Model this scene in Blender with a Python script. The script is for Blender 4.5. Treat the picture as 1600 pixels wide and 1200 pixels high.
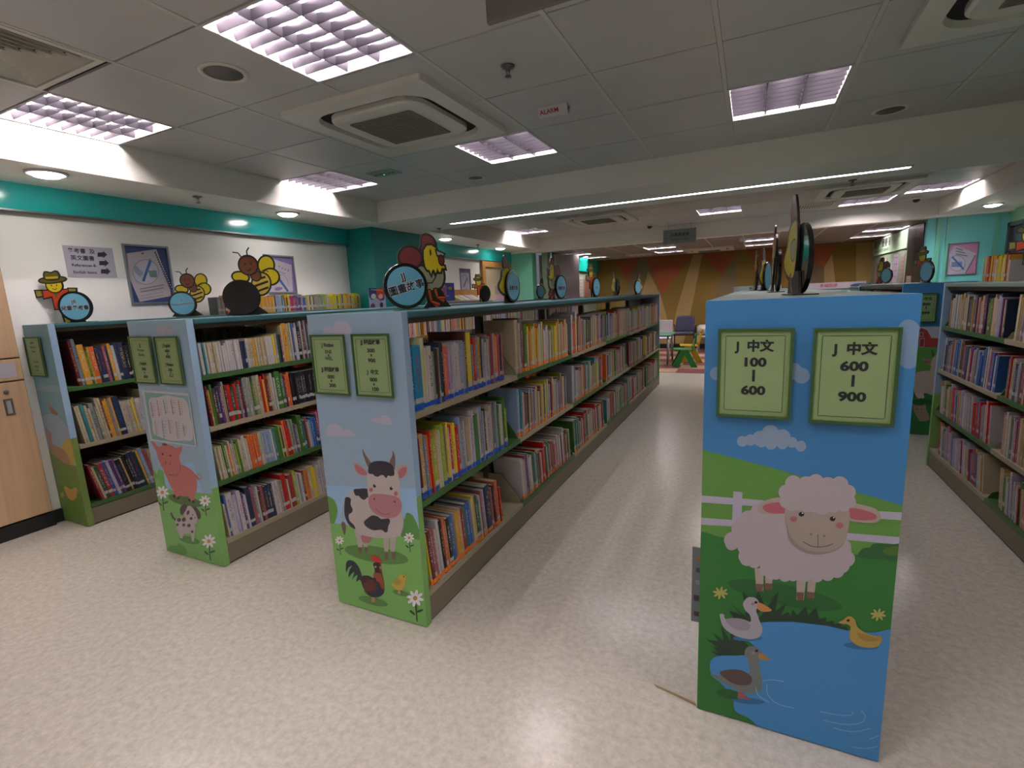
# Children's library: camera, world, exposure first; then room, ceiling, bookcases, books, signs
import bpy, math, random
from mathutils import Vector, Matrix
random.seed(7)
for _o in list(bpy.data.objects):
    bpy.data.objects.remove(_o)
SC = bpy.context.scene
COL = SC.collection
PI = math.pi

# ------------------------------------------------------------------ camera
CAMH, YAW, PITCH, ROLL, FPX = 1.40, 0.4526, -0.1721, -0.0451, 774.5
def cam_axes():
    cy, sy, cp, sp = math.cos(YAW), math.sin(YAW), math.cos(PITCH), math.sin(PITCH)
    f = Vector((-sy*cp, cy*cp, sp)); r = Vector((cy, sy, 0)); u = r.cross(f)
    cr, sr = math.cos(ROLL), math.sin(ROLL)
    return cr*r + sr*u, -sr*r + cr*u, f
RV, UV, FV = cam_axes()
CAM_POS = Vector((0, 0, CAMH))
cd = bpy.data.cameras.new('camera'); cam = bpy.data.objects.new('camera', cd); COL.objects.link(cam)
cd.sensor_fit = 'HORIZONTAL'; cd.sensor_width = 36.0; cd.lens = 36.0*FPX/1600.0
cd.clip_start = 0.05; cd.clip_end = 60
M = Matrix.Identity(4)
for i in range(3):
    M[i][0], M[i][1], M[i][2], M[i][3] = RV[i], UV[i], -FV[i], CAM_POS[i]
cam.matrix_world = M
SC.camera = cam
def at(px, py, x=None, y=None, z=None):
    """point of the place seen at photo pixel px,py on the plane x=, y= or z="""
    d = RV*(px-800) - UV*(py-600) + FV*FPX
    t = (x/d.x) if x is not None else (y/d.y) if y is not None else ((z-CAMH)/d.z)
    return CAM_POS + d*t

# ------------------------------------------------------------------ world, view
w = bpy.data.worlds.new('world'); SC.world = w; w.use_nodes = True
w.node_tree.nodes['Background'].inputs[0].default_value = (0.75, 0.78, 0.85, 1)
w.node_tree.nodes['Background'].inputs[1].default_value = 0.15
SC.view_settings.view_transform = 'Standard'
try: SC.view_settings.look = 'None'
except Exception: pass
SC.view_settings.gamma = 1.0
SC.view_settings.use_curve_mapping = False
SC.view_settings.exposure = 0.15
SC.cycles.max_bounces = 8
SC.cycles.diffuse_bounces = 4
SC.cycles.glossy_bounces = 4
SC.cycles.transmission_bounces = 4
SC.cycles.caustics_reflective = False
SC.cycles.caustics_refractive = False
SC.cycles.sample_clamp_indirect = 10.0
SC.cycles.use_denoising = True
TUBE_E, DOWN_E, STRIP_E = 148.0, 42.0, 26.0

# ------------------------------------------------------------------ materials
def lin(h):
    if isinstance(h, (tuple, list)): c = h
    else: c = [int(h[i:i+2], 16)/255 for i in (0, 2, 4)]
    return tuple(((v/12.92) if v <= 0.04045 else ((v+0.055)/1.055)**2.4) for v in c[:3]) + (1.0,)
_mats = {}
def mat(name, col='888888', rough=0.6, metal=0.0, spec=0.5, emit=0.0, ecol=None, alpha=None):
    if name in _mats: return _mats[name]
    m = bpy.data.materials.new(name); m.use_nodes = True
    b = m.node_tree.nodes['Principled BSDF']
    b.inputs['Base Color'].default_value = lin(col)
    b.inputs['Roughness'].default_value = rough
    b.inputs['Metallic'].default_value = metal
    b.inputs['Specular IOR Level'].default_value = spec
    if emit:
        b.inputs['Emission Color'].default_value = lin(ecol or col)
        b.inputs['Emission Strength'].default_value = emit
    _mats[name] = m
    return m
def nodes(m):
    return m.node_tree.nodes, m.node_tree.links, m.node_tree.nodes['Principled BSDF']
def attr_mat(name, rough=0.5, spec=0.4):
    m = mat(name, 'ffffff', rough, 0, spec); N, L, b = nodes(m)
    a = N.new('ShaderNodeAttribute'); a.attribute_name = 'Col'
    L.new(a.outputs['Color'], b.inputs['Base Color'])
    return m
PRINT = attr_mat('printed_vinyl', 0.38, 0.4)
BOARD = attr_mat('painted_board', 0.35, 0.5)
PAPER = attr_mat('printed_paper', 0.3, 0.5)

def mat_noise(name, c1, c2, scale, rough=0.6, detail=4, stretch=None, spec=0.5, lo=0.35, hi=0.65, bump=0.0, rvar=0):
    m = mat(name, c1, rough, 0, spec); N, L, b = nodes(m)
    tc = N.new('ShaderNodeTexCoord'); mp = N.new('ShaderNodeMapping')
    if stretch: mp.inputs['Scale'].default_value = stretch
    L.new(tc.outputs['Object'], mp.inputs['Vector'])
    n = N.new('ShaderNodeTexNoise'); n.inputs['Scale'].default_value = scale; n.inputs['Detail'].default_value = detail
    L.new(mp.outputs['Vector'], n.inputs['Vector'])
    r = N.new('ShaderNodeValToRGB'); r.color_ramp.elements[0].position = lo; r.color_ramp.elements[1].position = hi
    r.color_ramp.elements[0].color = lin(c1); r.color_ramp.elements[1].color = lin(c2)
    L.new(n.outputs['Fac'], r.inputs['Fac']); L.new(r.outputs['Color'], b.inputs['Base Color'])
    if bump:
        bp = N.new('ShaderNodeBump'); bp.inputs['Strength'].default_value = bump; bp.inputs['Distance'].default_value = 0.002
        L.new(n.outputs['Fac'], bp.inputs['Height']); L.new(bp.outputs['Normal'], b.inputs['Normal'])
    return m

# ------------------------------------------------------------------ mesh builder
class MB:
    def __init__(s): s.v = []; s.f = []; s.m = []; s.c = []; s.uv = []; s.sm = []
    def face(s, pts, m=0, col=None, uv=None, smooth=False):
        i = len(s.v); s.v += [tuple(p) for p in pts]; s.f.append(tuple(range(i, i+len(pts))))
        s.m.append(m); s.c.append(col); s.uv.append(uv); s.sm.append(smooth)
    def grid(s, verts, faces, m=0, col=None, smooth=False):
        i = len(s.v); s.v += [tuple(p) for p in verts]
        for f in faces:
            s.f.append(tuple(k+i for k in f)); s.m.append(m); s.c.append(col); s.uv.append(None); s.sm.append(smooth)
    def box(s, x0, x1, y0, y1, z0, z1, m=0, col=None, T=None, smooth=False):
        if x0 > x1: x0, x1 = x1, x0
        if y0 > y1: y0, y1 = y1, y0
        if z0 > z1: z0, z1 = z1, z0
        P = [Vector(p) for p in ((x0,y0,z0),(x1,y0,z0),(x1,y1,z0),(x0,y1,z0),(x0,y0,z1),(x1,y0,z1),(x1,y1,z1),(x0,y1,z1))]
        if T: P = [T @ p for p in P]
        s.grid(P, [(0,3,2,1),(4,5,6,7),(0,1,5,4),(1,2,6,5),(2,3,7,6),(3,0,4,7)], m, col, smooth)
        return s
    def prism(s, poly, vec, m=0, col=None, side=None, smooth=False):
        """closed prism: poly = 3D points, swept by vec"""
        poly = [Vector(p) for p in poly]; vec = Vector(vec); n = len(poly)
        nrm = Vector((0,0,0))
        for k in range(n): nrm += poly[k].cross(poly[(k+1) % n])
        if nrm.dot(vec) > 0: poly = poly[::-1]
        V = poly + [p+vec for p in poly]
        i = len(s.v); s.v += [tuple(p) for p in V]
        def add(f, mm, sm=False): s.f.append(tuple(k+i for k in f)); s.m.append(mm); s.c.append(col); s.uv.append(None); s.sm.append(sm)
        add(range(n), m); add([2*n-1-k for k in range(n)], m)
        for k in range(n):
            j = (k+1) % n
            add((j, k, k+n, j+n), m if side is None else side, smooth)
        return s
    def tube(s, a, b, r, n=10, m=0, r2=None, col=None):
        a, b = Vector(a), Vector(b); d = (b-a).normalized()
        u = d.orthogonal().normalized(); v = d.cross(u); r2 = r if r2 is None else r2
        V = [a + (u*math.cos(2*PI*k/n)+v*math.sin(2*PI*k/n))*r for k in range(n)] + [b + (u*math.cos(2*PI*k/n)+v*math.sin(2*PI*k/n))*r2 for k in range(n)]
        i = len(s.v); s.v += [tuple(p) for p in V]
        def add(f, sm): s.f.append(tuple(k+i for k in f)); s.m.append(m); s.c.append(col); s.uv.append(None); s.sm.append(sm)
        add(range(n-1, -1, -1), False); add(range(n, 2*n), False)
        for k in range(n): add((k, (k+1) % n, n+(k+1) % n, n+k), True)
        return s
    def path(s, pts, r, n=8, m=0, col=None):
        """a tube bent through several points, one closed surface"""
        pts = [Vector(p) for p in pts]; rings = []; prev = None
        for k, p in enumerate(pts):
            d = ((pts[min(k+1, len(pts)-1)] - pts[max(k-1, 0)])).normalized()
            u = (prev - d*prev.dot(d)).normalized() if prev else d.orthogonal().normalized()
            prev = u; v = d.cross(u)
            rings.append([p+(u*math.cos(2*PI*j/n)+v*math.sin(2*PI*j/n))*r for j in range(n)])
        V = [q for R_ in rings for q in R_]; F = []
        for k in range(len(rings)-1):
            for j in range(n): F.append((k*n+j, k*n+(j+1) % n, (k+1)*n+(j+1) % n, (k+1)*n+j))
        F.append(tuple(range(n-1, -1, -1))); F.append(tuple((len(rings)-1)*n+j for j in range(n)))
        s.grid(V, F, m, col, True); return s
    def lathe(s, prof, c, n=24, m=0, axis='z', col=None, smooth=True):
        """prof: (r, h) pairs, revolved about the axis through c"""
        V = []; F = []
        for r, h in prof:
            for k in range(n):
                a = 2*PI*k/n; p = (r*math.cos(a), r*math.sin(a), h)
                if axis == 'x': p = (p[2], p[0], p[1])
                if axis == 'y': p = (p[1], p[2], p[0])
                V.append((c[0]+p[0], c[1]+p[1], c[2]+p[2]))
        for j in range(len(prof)-1):
            for k in range(n): F.append((j*n+k, j*n+(k+1) % n, (j+1)*n+(k+1) % n, (j+1)*n+k))
        F.append(tuple(range(n-1, -1, -1))); F.append(tuple((len(prof)-1)*n+k for k in range(n)))
        s.grid(V, F, m, col, smooth); return s
    def build(s, name, mats, parent=None, bevel=0.0, segs=2, world=True):
        me = bpy.data.meshes.new(name); me.from_pydata(s.v, [], s.f); me.validate(clean_customdata=False)
        ok = len(me.polygons) == len(s.f)
        mats = mats if isinstance(mats, (list, tuple)) else [mats]
        for mm in mats: me.materials.append(mm)
        if ok:
            me.polygons.foreach_set('material_index', s.m)
            me.polygons.foreach_set('use_smooth', s.sm)
            if any(c is not None for c in s.c):
                ca = me.color_attributes.new('Col', 'FLOAT_COLOR', 'CORNER'); buf = []
                for p, c in zip(me.polygons, s.c):
                    buf += list(c or (1, 1, 1, 1))*p.loop_total
                ca.data.foreach_set('color', buf)
            if any(u is not None for u in s.uv):
                ul = me.uv_layers.new(name='UVMap'); buf = []
                for p, u in zip(me.polygons, s.uv):
                    if u is None: buf += [-1.0, -1.0]*p.loop_total
                    else:
                        for q in u: buf += [q[0], q[1]]
                ul.data.foreach_set('uv', buf)
        me.update()
        o = bpy.data.objects.new(name, me); COL.objects.link(o)
        if parent is not None: adopt(o, parent, world)
        if bevel:
            b = o.modifiers.new('bevel', 'BEVEL'); b.width = bevel; b.segments = segs; b.limit_method = 'ANGLE'; b.angle_limit = math.radians(40)
            b.harden_normals = False
        return o
WM = {}     # world matrix of every empty I make
def adopt(o, parent, world=True):
    o.parent = parent
    if world and parent.name in WM: o.matrix_parent_inverse = WM[parent.name].inverted()
def thing(name, label, cat, loc=(0, 0, 0), rz=0.0, group=None):
    o = bpy.data.objects.new(name, None); COL.objects.link(o); o.empty_display_size = 0.1
    o.location = loc; o.rotation_euler = (0, 0, rz)
    WM[o.name] = Matrix.Translation(Vector(loc)) @ Matrix.Rotation(rz, 4, 'Z')
    o['label'] = label; o['category'] = cat
    if group: o['group'] = group
    return o
def tag(o, label, cat, group=None, kind=None):
    o['label'] = label; o['category'] = cat
    if group: o['group'] = group
    if kind: o['kind'] = kind
    return o
def struct(o):
    o['kind'] = 'structure'; return o

# text as mesh, several lines joined into one part
_tc = {}
def text_mesh(s, bold=0.0):
    key = (s, bold)
    if key in _tc: return _tc[key]
    cu = bpy.data.curves.new('txt', 'FONT'); cu.body = s; cu.size = 1.0; cu.align_x = 'CENTER'; cu.align_y = 'CENTER'
    cu.resolution_u = 3; cu.offset = bold; cu.extrude = 0.0
    o = bpy.data.objects.new('txt', cu); COL.objects.link(o)
    dg = bpy.context.evaluated_depsgraph_get(); me = bpy.data.meshes.new_from_object(o.evaluated_get(dg))
    V = [v.co.copy() for v in me.vertices]; F = [tuple(p.vertices) for p in me.polygons]
    bpy.data.objects.remove(o); bpy.data.curves.remove(cu); bpy.data.meshes.remove(me)
    _tc[key] = (V, F); return _tc[key]
def add_text(mb, s, org, xd, yd, size, bold=0.0, m=0, col=None, sx=1.0):
    V, F = text_mesh(s, bold); org, xd, yd = Vector(org), Vector(xd).normalized(), Vector(yd).normalized()
    mb.grid([org + xd*(v.x*size*sx) + yd*(v.y*size) for v in V], F, m, col)

# ------------------------------------------------------------------ flat artwork drawn on a plane
def catmull(pts, n=6, closed=True):
    out = []; N_ = len(pts)
    rng = range(N_) if closed else range(N_-1)
    for i in rng:
        g = (lambda k: pts[k % N_]) if closed else (lambda k: pts[max(0, min(N_-1, k))])
        p0, p1, p2, p3 = g(i-1), g(i), g(i+1), g(i+2)
        for k in range(n):
            t = k/n
            out.append(tuple(0.5*(2*p1[j]+(p2[j]-p0[j])*t+(2*p0[j]-5*p1[j]+4*p2[j]-p3[j])*t*t+(3*p1[j]-p0[j]-3*p2[j]+p3[j])*t**3) for j in (0, 1)))
    if not closed: out.append(tuple(pts[-1]))
    return out
class Art:
    """shapes given on the photo's grid, laid on the plane x= or y= as coloured print; every later shape sits a hair nearer"""
    def __init__(s, x=None, y=None, bounds=None, step=0.00003, sign=-1):
        s.x, s.y, s.mb, s.k, s.b, s.step, s.sign = x, y, MB(), 1, bounds, step, sign
        s.ox, s.oy, s.sc = 0, 0, 1.0
    def view(s, ox, oy, sc): s.ox, s.oy, s.sc = ox, oy, sc; return s
    def P(s, p):
        q = at(s.ox+p[0]/s.sc, s.oy+p[1]/s.sc, x=s.x, y=s.y)
        return (q.x, q.z) if s.y is not None else (q.y, q.z)
    def clip(s, pts):
        if not s.b: return pts
        u0, u1, v0, v1 = s.b
        for ax, lim, sg in ((0, u0, 1), (0, u1, -1), (1, v0, 1), (1, v1, -1)):
            out = []
            for i in range(len(pts)):
                a, b = pts[i-1], pts[i]
                ia, ib = (a[ax]-lim)*sg >= 0, (b[ax]-lim)*sg >= 0
                if ia != ib:
                    t = (lim-a[ax])/(b[ax]-a[ax]); out.append((a[0]+(b[0]-a[0])*t, a[1]+(b[1]-a[1])*t))
                if ib: out.append(b)
            pts = out
            if len(pts) < 3: return []
        return pts
    def raw(s, uv, col):
        uv = s.clip(uv)
        if len(uv) < 3: return s
        A = sum(uv[i-1][0]*uv[i][1]-uv[i][0]*uv[i-1][1] for i in range(len(uv)))
        d = s.k*s.step*s.sign
        if s.y is not None:
            pts = [(u, s.y+d, v) for u, v in uv]
            if (A > 0) != (s.sign < 0): pts = pts[::-1]
        else:
            pts = [(s.x+d, u, v) for u, v in uv]
            if (A > 0) != (s.sign > 0): pts = pts[::-1]
        s.mb.face(pts, 0, lin(col)); s.k += 1
        return s
    def poly(s, pts, col): return s.raw([s.P(p) for p in pts], col)
    def blob(s, pts, col, n=6): return s.raw([s.P(p) for p in catmull(pts, n)], col)
    def ell(s, cx, cy, rx, ry, col, rot=0, n=24):
        c, q = math.cos(math.radians(rot)), math.sin(math.radians(rot))
        return s.poly([(cx+rx*math.cos(t)*c-ry*math.sin(t)*q, cy+rx*math.cos(t)*q+ry*math.sin(t)*c) for t in [2*PI*k/n for k in range(n)]], col)
    def line(s, pts, w_, col, smooth=True):
        if smooth and len(pts) > 2: pts = catmull(pts, 5, False)
        L_, R_ = [], []
        for i, p in enumerate(pts):
            a, b = pts[max(i-1, 0)], pts[min(i+1, len(pts)-1)]
            dx, dy = b[0]-a[0], b[1]-a[1]; l = math.hypot(dx, dy) or 1
            L_.append((p[0]-dy/l*w_/2, p[1]+dx/l*w_/2)); R_.append((p[0]+dy/l*w_/2, p[1]-dx/l*w_/2))
        return s.poly(L_+R_[::-1], col)
    def daisy(s, x, y, r, petal='d8d4dc', core='b08a48', stem=None, n=8):
        if stem: s.line([(x, y), (x+stem*0.08, y+stem)], r*0.16, '2a4a2c'); s.ell(x-r*.35, y+stem*.62, r*.42, r*.14, '2a4a2c', 40); s.ell(x+r*.55, y+stem*.55, r*.42, r*.14, '2a4a2c', -20)
        for k in range(n):
            a = 360*k/n+12; s.ell(x+math.cos(math.radians(a))*r*.62, y+math.sin(math.radians(a))*r*.62, r*.42, r*.2, petal, a, 12)
        return s.ell(x, y, r*.26, r*.28, core, 0, 14)
    def done(s, name, parent, m=None): return s.mb.build(name, m or PRINT, parent)
# ------------------------------------------------------------------ the room
ZC, ZS, ZC3 = 2.48, 2.265, 2.23          # tiled ceiling, soffit and beam undersides, far ceiling
XL, XR = -4.32, 3.08
Y0, YB, YE = -3.2, 9.12, 12.6
WHITE = mat('wall_white_paint', 'efedeb', 0.55)
SOFF = mat('soffit_white_paint', 'f2eee6', 0.6)
TEAL = mat('teal_glass_panel', '25a8a6', 0.16, 0, 0.6)
MINT = mat('mint_paint', '6fbfa4', 0.45)
AQUA = mat('aqua_paint', '6fc3c6', 0.45)
DARKG = mat('dark_gap', '1c1b1b', 0.8)
BLACK = mat('black_plastic', '121214', 0.3)
TILE = mat_noise('ceiling_tile_metal', 'c4c1c1', 'c9c6c5', 3, 0.36, spec=0.4)
BAR = mat('ceiling_bar', 'd2cfca', 0.5)
STEEL = mat('chrome', 'c8c8cc', 0.2, 1.0)

# speckled vinyl floor
FLOOR = mat('speckled_vinyl', 'b4aca4', 0.21, 0, 0.5); N, L, b = nodes(FLOOR)
tc = N.new('ShaderNodeTexCoord')
n1 = N.new('ShaderNodeTexNoise'); n1.inputs['Scale'].default_value = 38; n1.inputs['Detail'].default_value = 5; n1.inputs['Roughness'].default_value = 0.7
L.new(tc.outputs['Object'], n1.inputs['Vector'])
r1 = N.new('ShaderNodeValToRGB'); r1.color_ramp.elements[0].position = .3; r1.color_ramp.elements[1].position = .7
r1.color_ramp.elements[0].color = lin('a7a197'); r1.color_ramp.elements[1].color = lin('c2bcb2')
L.new(n1.outputs['Fac'], r1.inputs['Fac']); L.new(r1.outputs['Color'], b.inputs['Base Color'])
struct(MB().box(XL-.1, XR+.1, Y0, YE+.1, -.06, 0).build('floor', FLOOR))

# carpet of the reading corner: wide beige and mauve tiles
CARP = mat('carpet_tiles', '8a7868', 0.95, 0, 0.1); N, L, b = nodes(CARP)
tc = N.new('ShaderNodeTexCoord'); sp = N.new('ShaderNodeSeparateXYZ'); L.new(tc.outputs['Object'], sp.inputs[0])
def mth(op, a, bb=None):
    q = N.new('ShaderNodeMath'); q.operation = op
    for i, vv in enumerate((a, bb)):
        if vv is None: continue
        if isinstance(vv, (int, float)): q.inputs[i].default_value = vv
        else: L.new(vv, q.inputs[i])
    return q.outputs[0]
ry = mth('FLOOR', mth('DIVIDE', mth('SUBTRACT', sp.outputs[1], 8.83), .44)); rx = mth('FLOOR', mth('DIVIDE', mth('ADD', sp.outputs[0], 1.15), 1.5))
ck = mth('FLOORED_MODULO', mth('ADD', ry, rx), 2.0)
nn = N.new('ShaderNodeTexNoise'); nn.inputs['Scale'].default_value = 120; L.new(tc.outputs['Object'], nn.inputs['Vector'])
ma = N.new('ShaderNodeMix'); ma.data_type = 'RGBA'; L.new(ck, ma.inputs[0]); ma.inputs[6].default_value = lin('7a4a4e'); ma.inputs[7].default_value = lin('a88c74')
mb_ = N.new('ShaderNodeMix'); mb_.data_type = 'RGBA'; mb_.blend_type = 'MULTIPLY'; mb_.inputs[0].default_value = .4
L.new(ma.outputs[2], mb_.inputs[6]); L.new(nn.outputs['Color'], mb_.inputs[7]); L.new(mb_.outputs[2], b.inputs['Base Color'])
tag(MB().box(-3.6, 2.2, 8.83, YE-.03, 0, .008).build('carpet', CARP), 'mauve and beige checkered carpet tiles on the reading corner floor', 'carpet')

# walls
struct(MB().box(XL-.12, XL, Y0, YB, 0, 2.52).build('wall_left', WHITE))
struct(MB().box(-3.72, -3.6, YB+.1, YE+.1, 0, 2.4).build('wall_left_far', mat('grey_green_wall', '7d8c78', 0.5)))
struct(MB().box(XL-.12, XR+.12, Y0-.12, Y0, 0, 2.6).build('wall_rear', WHITE))
struct(MB().box(XR, XR+.12, Y0, YB+.1, 0, 2.52).build('wall_right', mat('pale_green_paint', '9fc9a2', 0.5)))
wr = MB(); wr.box(2.2, 2.32, YB+.1, YE+.1, 0, 2.4)
struct(wr.build('wall_right_far', mat('grey_green_wall')))
struct(MB().box(2.2, XR+.12, YB, YB+.1, 0, 2.45).build('wall_back_right', AQUA))
bs = MB(); bs.box(XL, XL+.02, Y0, 4.58, 0, .09); struct(bs.build('baseboard_left', mat('black_vinyl', '17171a', 0.4)))

# back wall: fabric panels in an angular pattern
OL, OR, TN, GB = '786232', '8c4f36', '9a8158', '6e6048'
FAB = attr_mat('wall_fabric', 0.9, 0.1)
bwm = MB().box(-3.75, 2.4, YE, YE+.12, 0, 2.4)
struct(bwm.build('wall_back', mat('olive_fabric', OL, 0.95, 0, 0.1)))
A = Art(y=YE, bounds=(-3.6, 2.2, 0.12, ZC3), step=.0006)
A.view(900, 300, 3.2)
A.poly([(0,340),(128,340),(128,700),(0,900)], '6d6038')
A.poly([(195,345),(320,325),(268,470)], OR)
A.poly([(318,330),(362,330),(385,400),(240,800),(160,900),(230,520)], GB)
A.poly([(362,395),(425,520),(500,800),(240,800)], TN)
A.poly([(350,330),(582,310),(427,520)], OR)
A.poly([(585,312),(632,310),(570,620),(480,1000),(430,1000),(500,600)], TN)
A.poly([(632,312),(800,295),(730,420)], OR)
A.poly([(800,330),(804,800),(600,800),(690,530),(730,420)], GB)
A.poly([(840,292),(1000,280),(1080,280),(1000,420)], OR)
A.poly([(1080,280),(1310,262),(1240,378),(1180,350)], OR)
A.poly([(1150,330),(1240,378),(1240,470),(1100,520)], GB)
A.poly([(1240,378),(1280,310),(1302,500),(1240,500)], TN)
A.poly([(1400,255),(1500,250),(1480,520),(1400,520)], '8f7a4c')
struct(A.done('trim_1', None, FAB))
struct(MB().box(-3.6, 2.2, YE-.02, YE, .009, .12).build('baseboard_back', mat('black_vinyl')))

# ceiling: soffits, beams
def sbox(name, m, *a): return struct(MB().box(*a).build(name, m))
sbox('trim_2', SOFF, XL, -3.69, Y0, 4.45, ZS, 2.6)
sbox('trim_3', SOFF, XL, XR, 4.45, 5.38, ZS, 2.6)
sbox('trim_4', SOFF, XL, -3.67, 5.38, 9.0, ZS, 2.6)
sbox('trim_5', SOFF, 2.28, XR, 5.38, 9.0, ZS, 2.6)
sbox('trim_6', SOFF, XL, XR, 9.0, 9.2, 2.235, 2.6)
sbox('trim_7', SOFF, 2.6, XR, Y0, 4.45, ZS, 2.6)
# teal band and column
def band(n, x0, x1, y0, y1, z0, z1, m): return struct(MB().box(x0, x1, y0, y1, z0, z1).build(n, m))
band('trim_8', XL, -4.27, Y0, 4.60, 2.098, ZS, TEAL)
band('trim_9', XL, -4.27, 5.6, 9.0, 2.075, ZS, TEAL)
struct(MB().box(XL, -4.262, Y0, 4.60, 2.088, 2.098).box(XL, -4.262, 5.6, 9.0, 2.065, 2.075).build('trim_10', mat('brushed_metal', '8c8f90', 0.35, 0.9)))
struct(MB().box(XL, -3.93, 4.60, 5.62, 0, ZS).build('wall_column', mat('teal_column_glass', '1f8682', 0.2, 0, 0.6)))
struct(MB().box(XL, -3.83, 9.0, 9.2, 0, 2.24).build('wall_column_far', MINT))
band('trim_11', -3.6, -3.54, 9.3, YE-.02, 1.93, ZC3, mat('deep_teal_glass', '0f8f80', 0.15))

# tiled ceilings
GX = [-3.69, -3.11, -2.53, -1.95, -1.37, -.77, -.17, .435, 1.04, 1.64, 2.24, 2.6]
GY = [4.45-.61*k for k in range(13)]
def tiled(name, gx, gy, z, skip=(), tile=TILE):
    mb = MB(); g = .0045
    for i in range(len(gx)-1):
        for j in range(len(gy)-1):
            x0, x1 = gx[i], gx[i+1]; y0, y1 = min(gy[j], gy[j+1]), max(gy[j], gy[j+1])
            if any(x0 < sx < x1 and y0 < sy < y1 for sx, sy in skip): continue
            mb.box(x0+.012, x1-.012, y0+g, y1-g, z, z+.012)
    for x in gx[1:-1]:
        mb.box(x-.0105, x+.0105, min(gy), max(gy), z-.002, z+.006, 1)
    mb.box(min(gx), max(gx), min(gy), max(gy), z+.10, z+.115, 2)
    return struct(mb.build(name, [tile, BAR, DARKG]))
TRO1 = [(-1.66, 1.70), (-3.40, 1.70), (-3.40, 3.52), (.13, 3.52), (-1.66, 3.52),
        (-.47, .5), (-1.66, -.45), (1.34, 1.1), (-.47, -1.6), (-3.40, -.1), (1.34, -1.0), (-1.66, -2.3)]  # this row is out of view, lights added to brighten room and floor
VENT1 = [(-2.82, 1.09)]
tiled('ceiling', GX, GY, ZC, TRO1+VENT1)
GX2 = [-3.67, -3.13, -2.53, -1.93, -1.33, -.75, -.17, .43, 1.04, 1.66, 2.28]
GY2 = [5.38, 5.75, 6.35, 6.95, 7.55, 8.15, 8.75, 9.0]
TRO2 = [(-3.4, 7.85), (-.46, 7.85), (1.35, 8.45), (1.97, 7.85)]
tiled('ceiling_2', GX2, GY2, ZC, TRO2)
GX3 = [-3.6, -3.05, -2.45, -1.93, -1.34, -.75, -.17, .36, .98, 1.63, 2.2]
GY3 = [9.2, 9.85, 10.45, 11.05, 11.65, 12.3, 12.6]
TRO3 = [(x, y) for x in (-3.3, -1.64, .1, 1.9) for y in (10.15, 11.4)]
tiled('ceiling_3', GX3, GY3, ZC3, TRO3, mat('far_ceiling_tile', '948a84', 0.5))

# ------------------------------------------------------------------ ceiling fittings
TUBE = mat('fluorescent_tube', 'fff4fb', 0.4, emit=TUBE_E, ecol='fff3f2')
LOUV = mat('louvre_aluminium', '4c4850', 0.28, 0.6)
HOUS = mat('light_housing_white', 'c8c2c6', 0.5)
REFL = mat('light_reflector', '4a464e', 0.35, 0.5)
def troffer(cx, cy, z, label, w=.565, h=.575, nb=8, group='louvred ceiling lights'):
    t = thing('ceiling_light', label, 'light', (cx, cy, z), 0, group)
    x0, x1, y0, y1 = cx-w/2, cx+w/2, cy-h/2, cy+h/2
    m = MB(); e = .012
    m.box(x0-e, x0, y0-e, y1+e, z-.004, z+.09); m.box(x1, x1+e, y0-e, y1+e, z-.004, z+.09)
    m.box(x0, x1, y0-e, y0, z-.004, z+.09); m.box(x0, x1, y1, y1+e, z-.004, z+.09); m.build('housing', HOUS, t)
    MB().box(x0, x1, y0, y1, z+.084, z+.09).build('reflector', REFL, t)
    m = MB()
    for k in range(1, 3):
        x = x0+w*k/3; m.prism([(x-.015, y0, z+.038), (x+.015, y0, z+.038), (x+.002, y0, z), (x-.002, y0, z)], (0, h, 0))
    for k in range(1, nb):
        y = y0+h*k/nb
        m.prism([(x0, y-.010, z+.034), (x0, y+.010, z+.034), (x0, y+.0015, z+.002), (x0, y-.0015, z+.002)], (w, 0, 0))
    m.build('louvre', LOUV, t)
    for k in range(3):
        x = x0+w*(k+.5)/3
        MB().tube((x, y0+.01, z+.066), (x, y1-.01, z+.066), .013, 8).build('tube', TUBE, t)
    return t
LB = ['louvred fluorescent ceiling light nearest the camera, three bright tubes', 'louvred ceiling light beside the square vent above the cabinets',
      'small looking louvred ceiling light against the left soffit', 'louvred ceiling light over the blue sheep bookcase aisle', 'louvred ceiling light behind the air conditioner']
for i, (x, y) in enumerate(TRO1):
    troffer(x, y, ZC, LB[i] if i < 5 else 'unseen louvred ceiling light added behind the camera position for room light', nb=8 if i < 5 else 5)
for (x, y), l in zip(TRO2, ['louvred light in the second ceiling bay, at its left corner', 'louvred light in the middle of the second ceiling bay', 'louvred light left of the dome camera in the second ceiling bay', 'louvred light at the right corner of the second ceiling bay']):
    troffer(x, y, ZC, l, nb=5)
for k, (x, y) in enumerate(TRO3):
    troffer(x, y, ZC3, '%s light of the %s pair in the reading corner ceiling' % (('front', 'rear')[k % 2], ('leftmost', 'second', 'third', 'rightmost')[k//2]), w=.54, h=.54, nb=4)

# linear LED strip in the beam
t = thing('linear_light', 'long thin white linear light set in the beam underside', 'light', (-1, 5.02, ZS))
MB().box(-3.12, 1.07, 4.985, 5.045, ZS-.006, ZS-.001).build('diffuser', mat('led_diffuser', 'ffffff', 0.4, emit=STRIP_E, ecol='f4f8ff'), t)
MB().box(-3.135, 1.085, 4.975, 4.985, ZS-.009, ZS).box(-3.135, 1.085, 5.045, 5.055, ZS-.009, ZS).box(-3.135, -3.12, 4.985, 5.045, ZS-.009, ZS).box(1.07, 1.085, 4.985, 5.045, ZS-.009, ZS).build('frame', HOUS, t)

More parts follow.
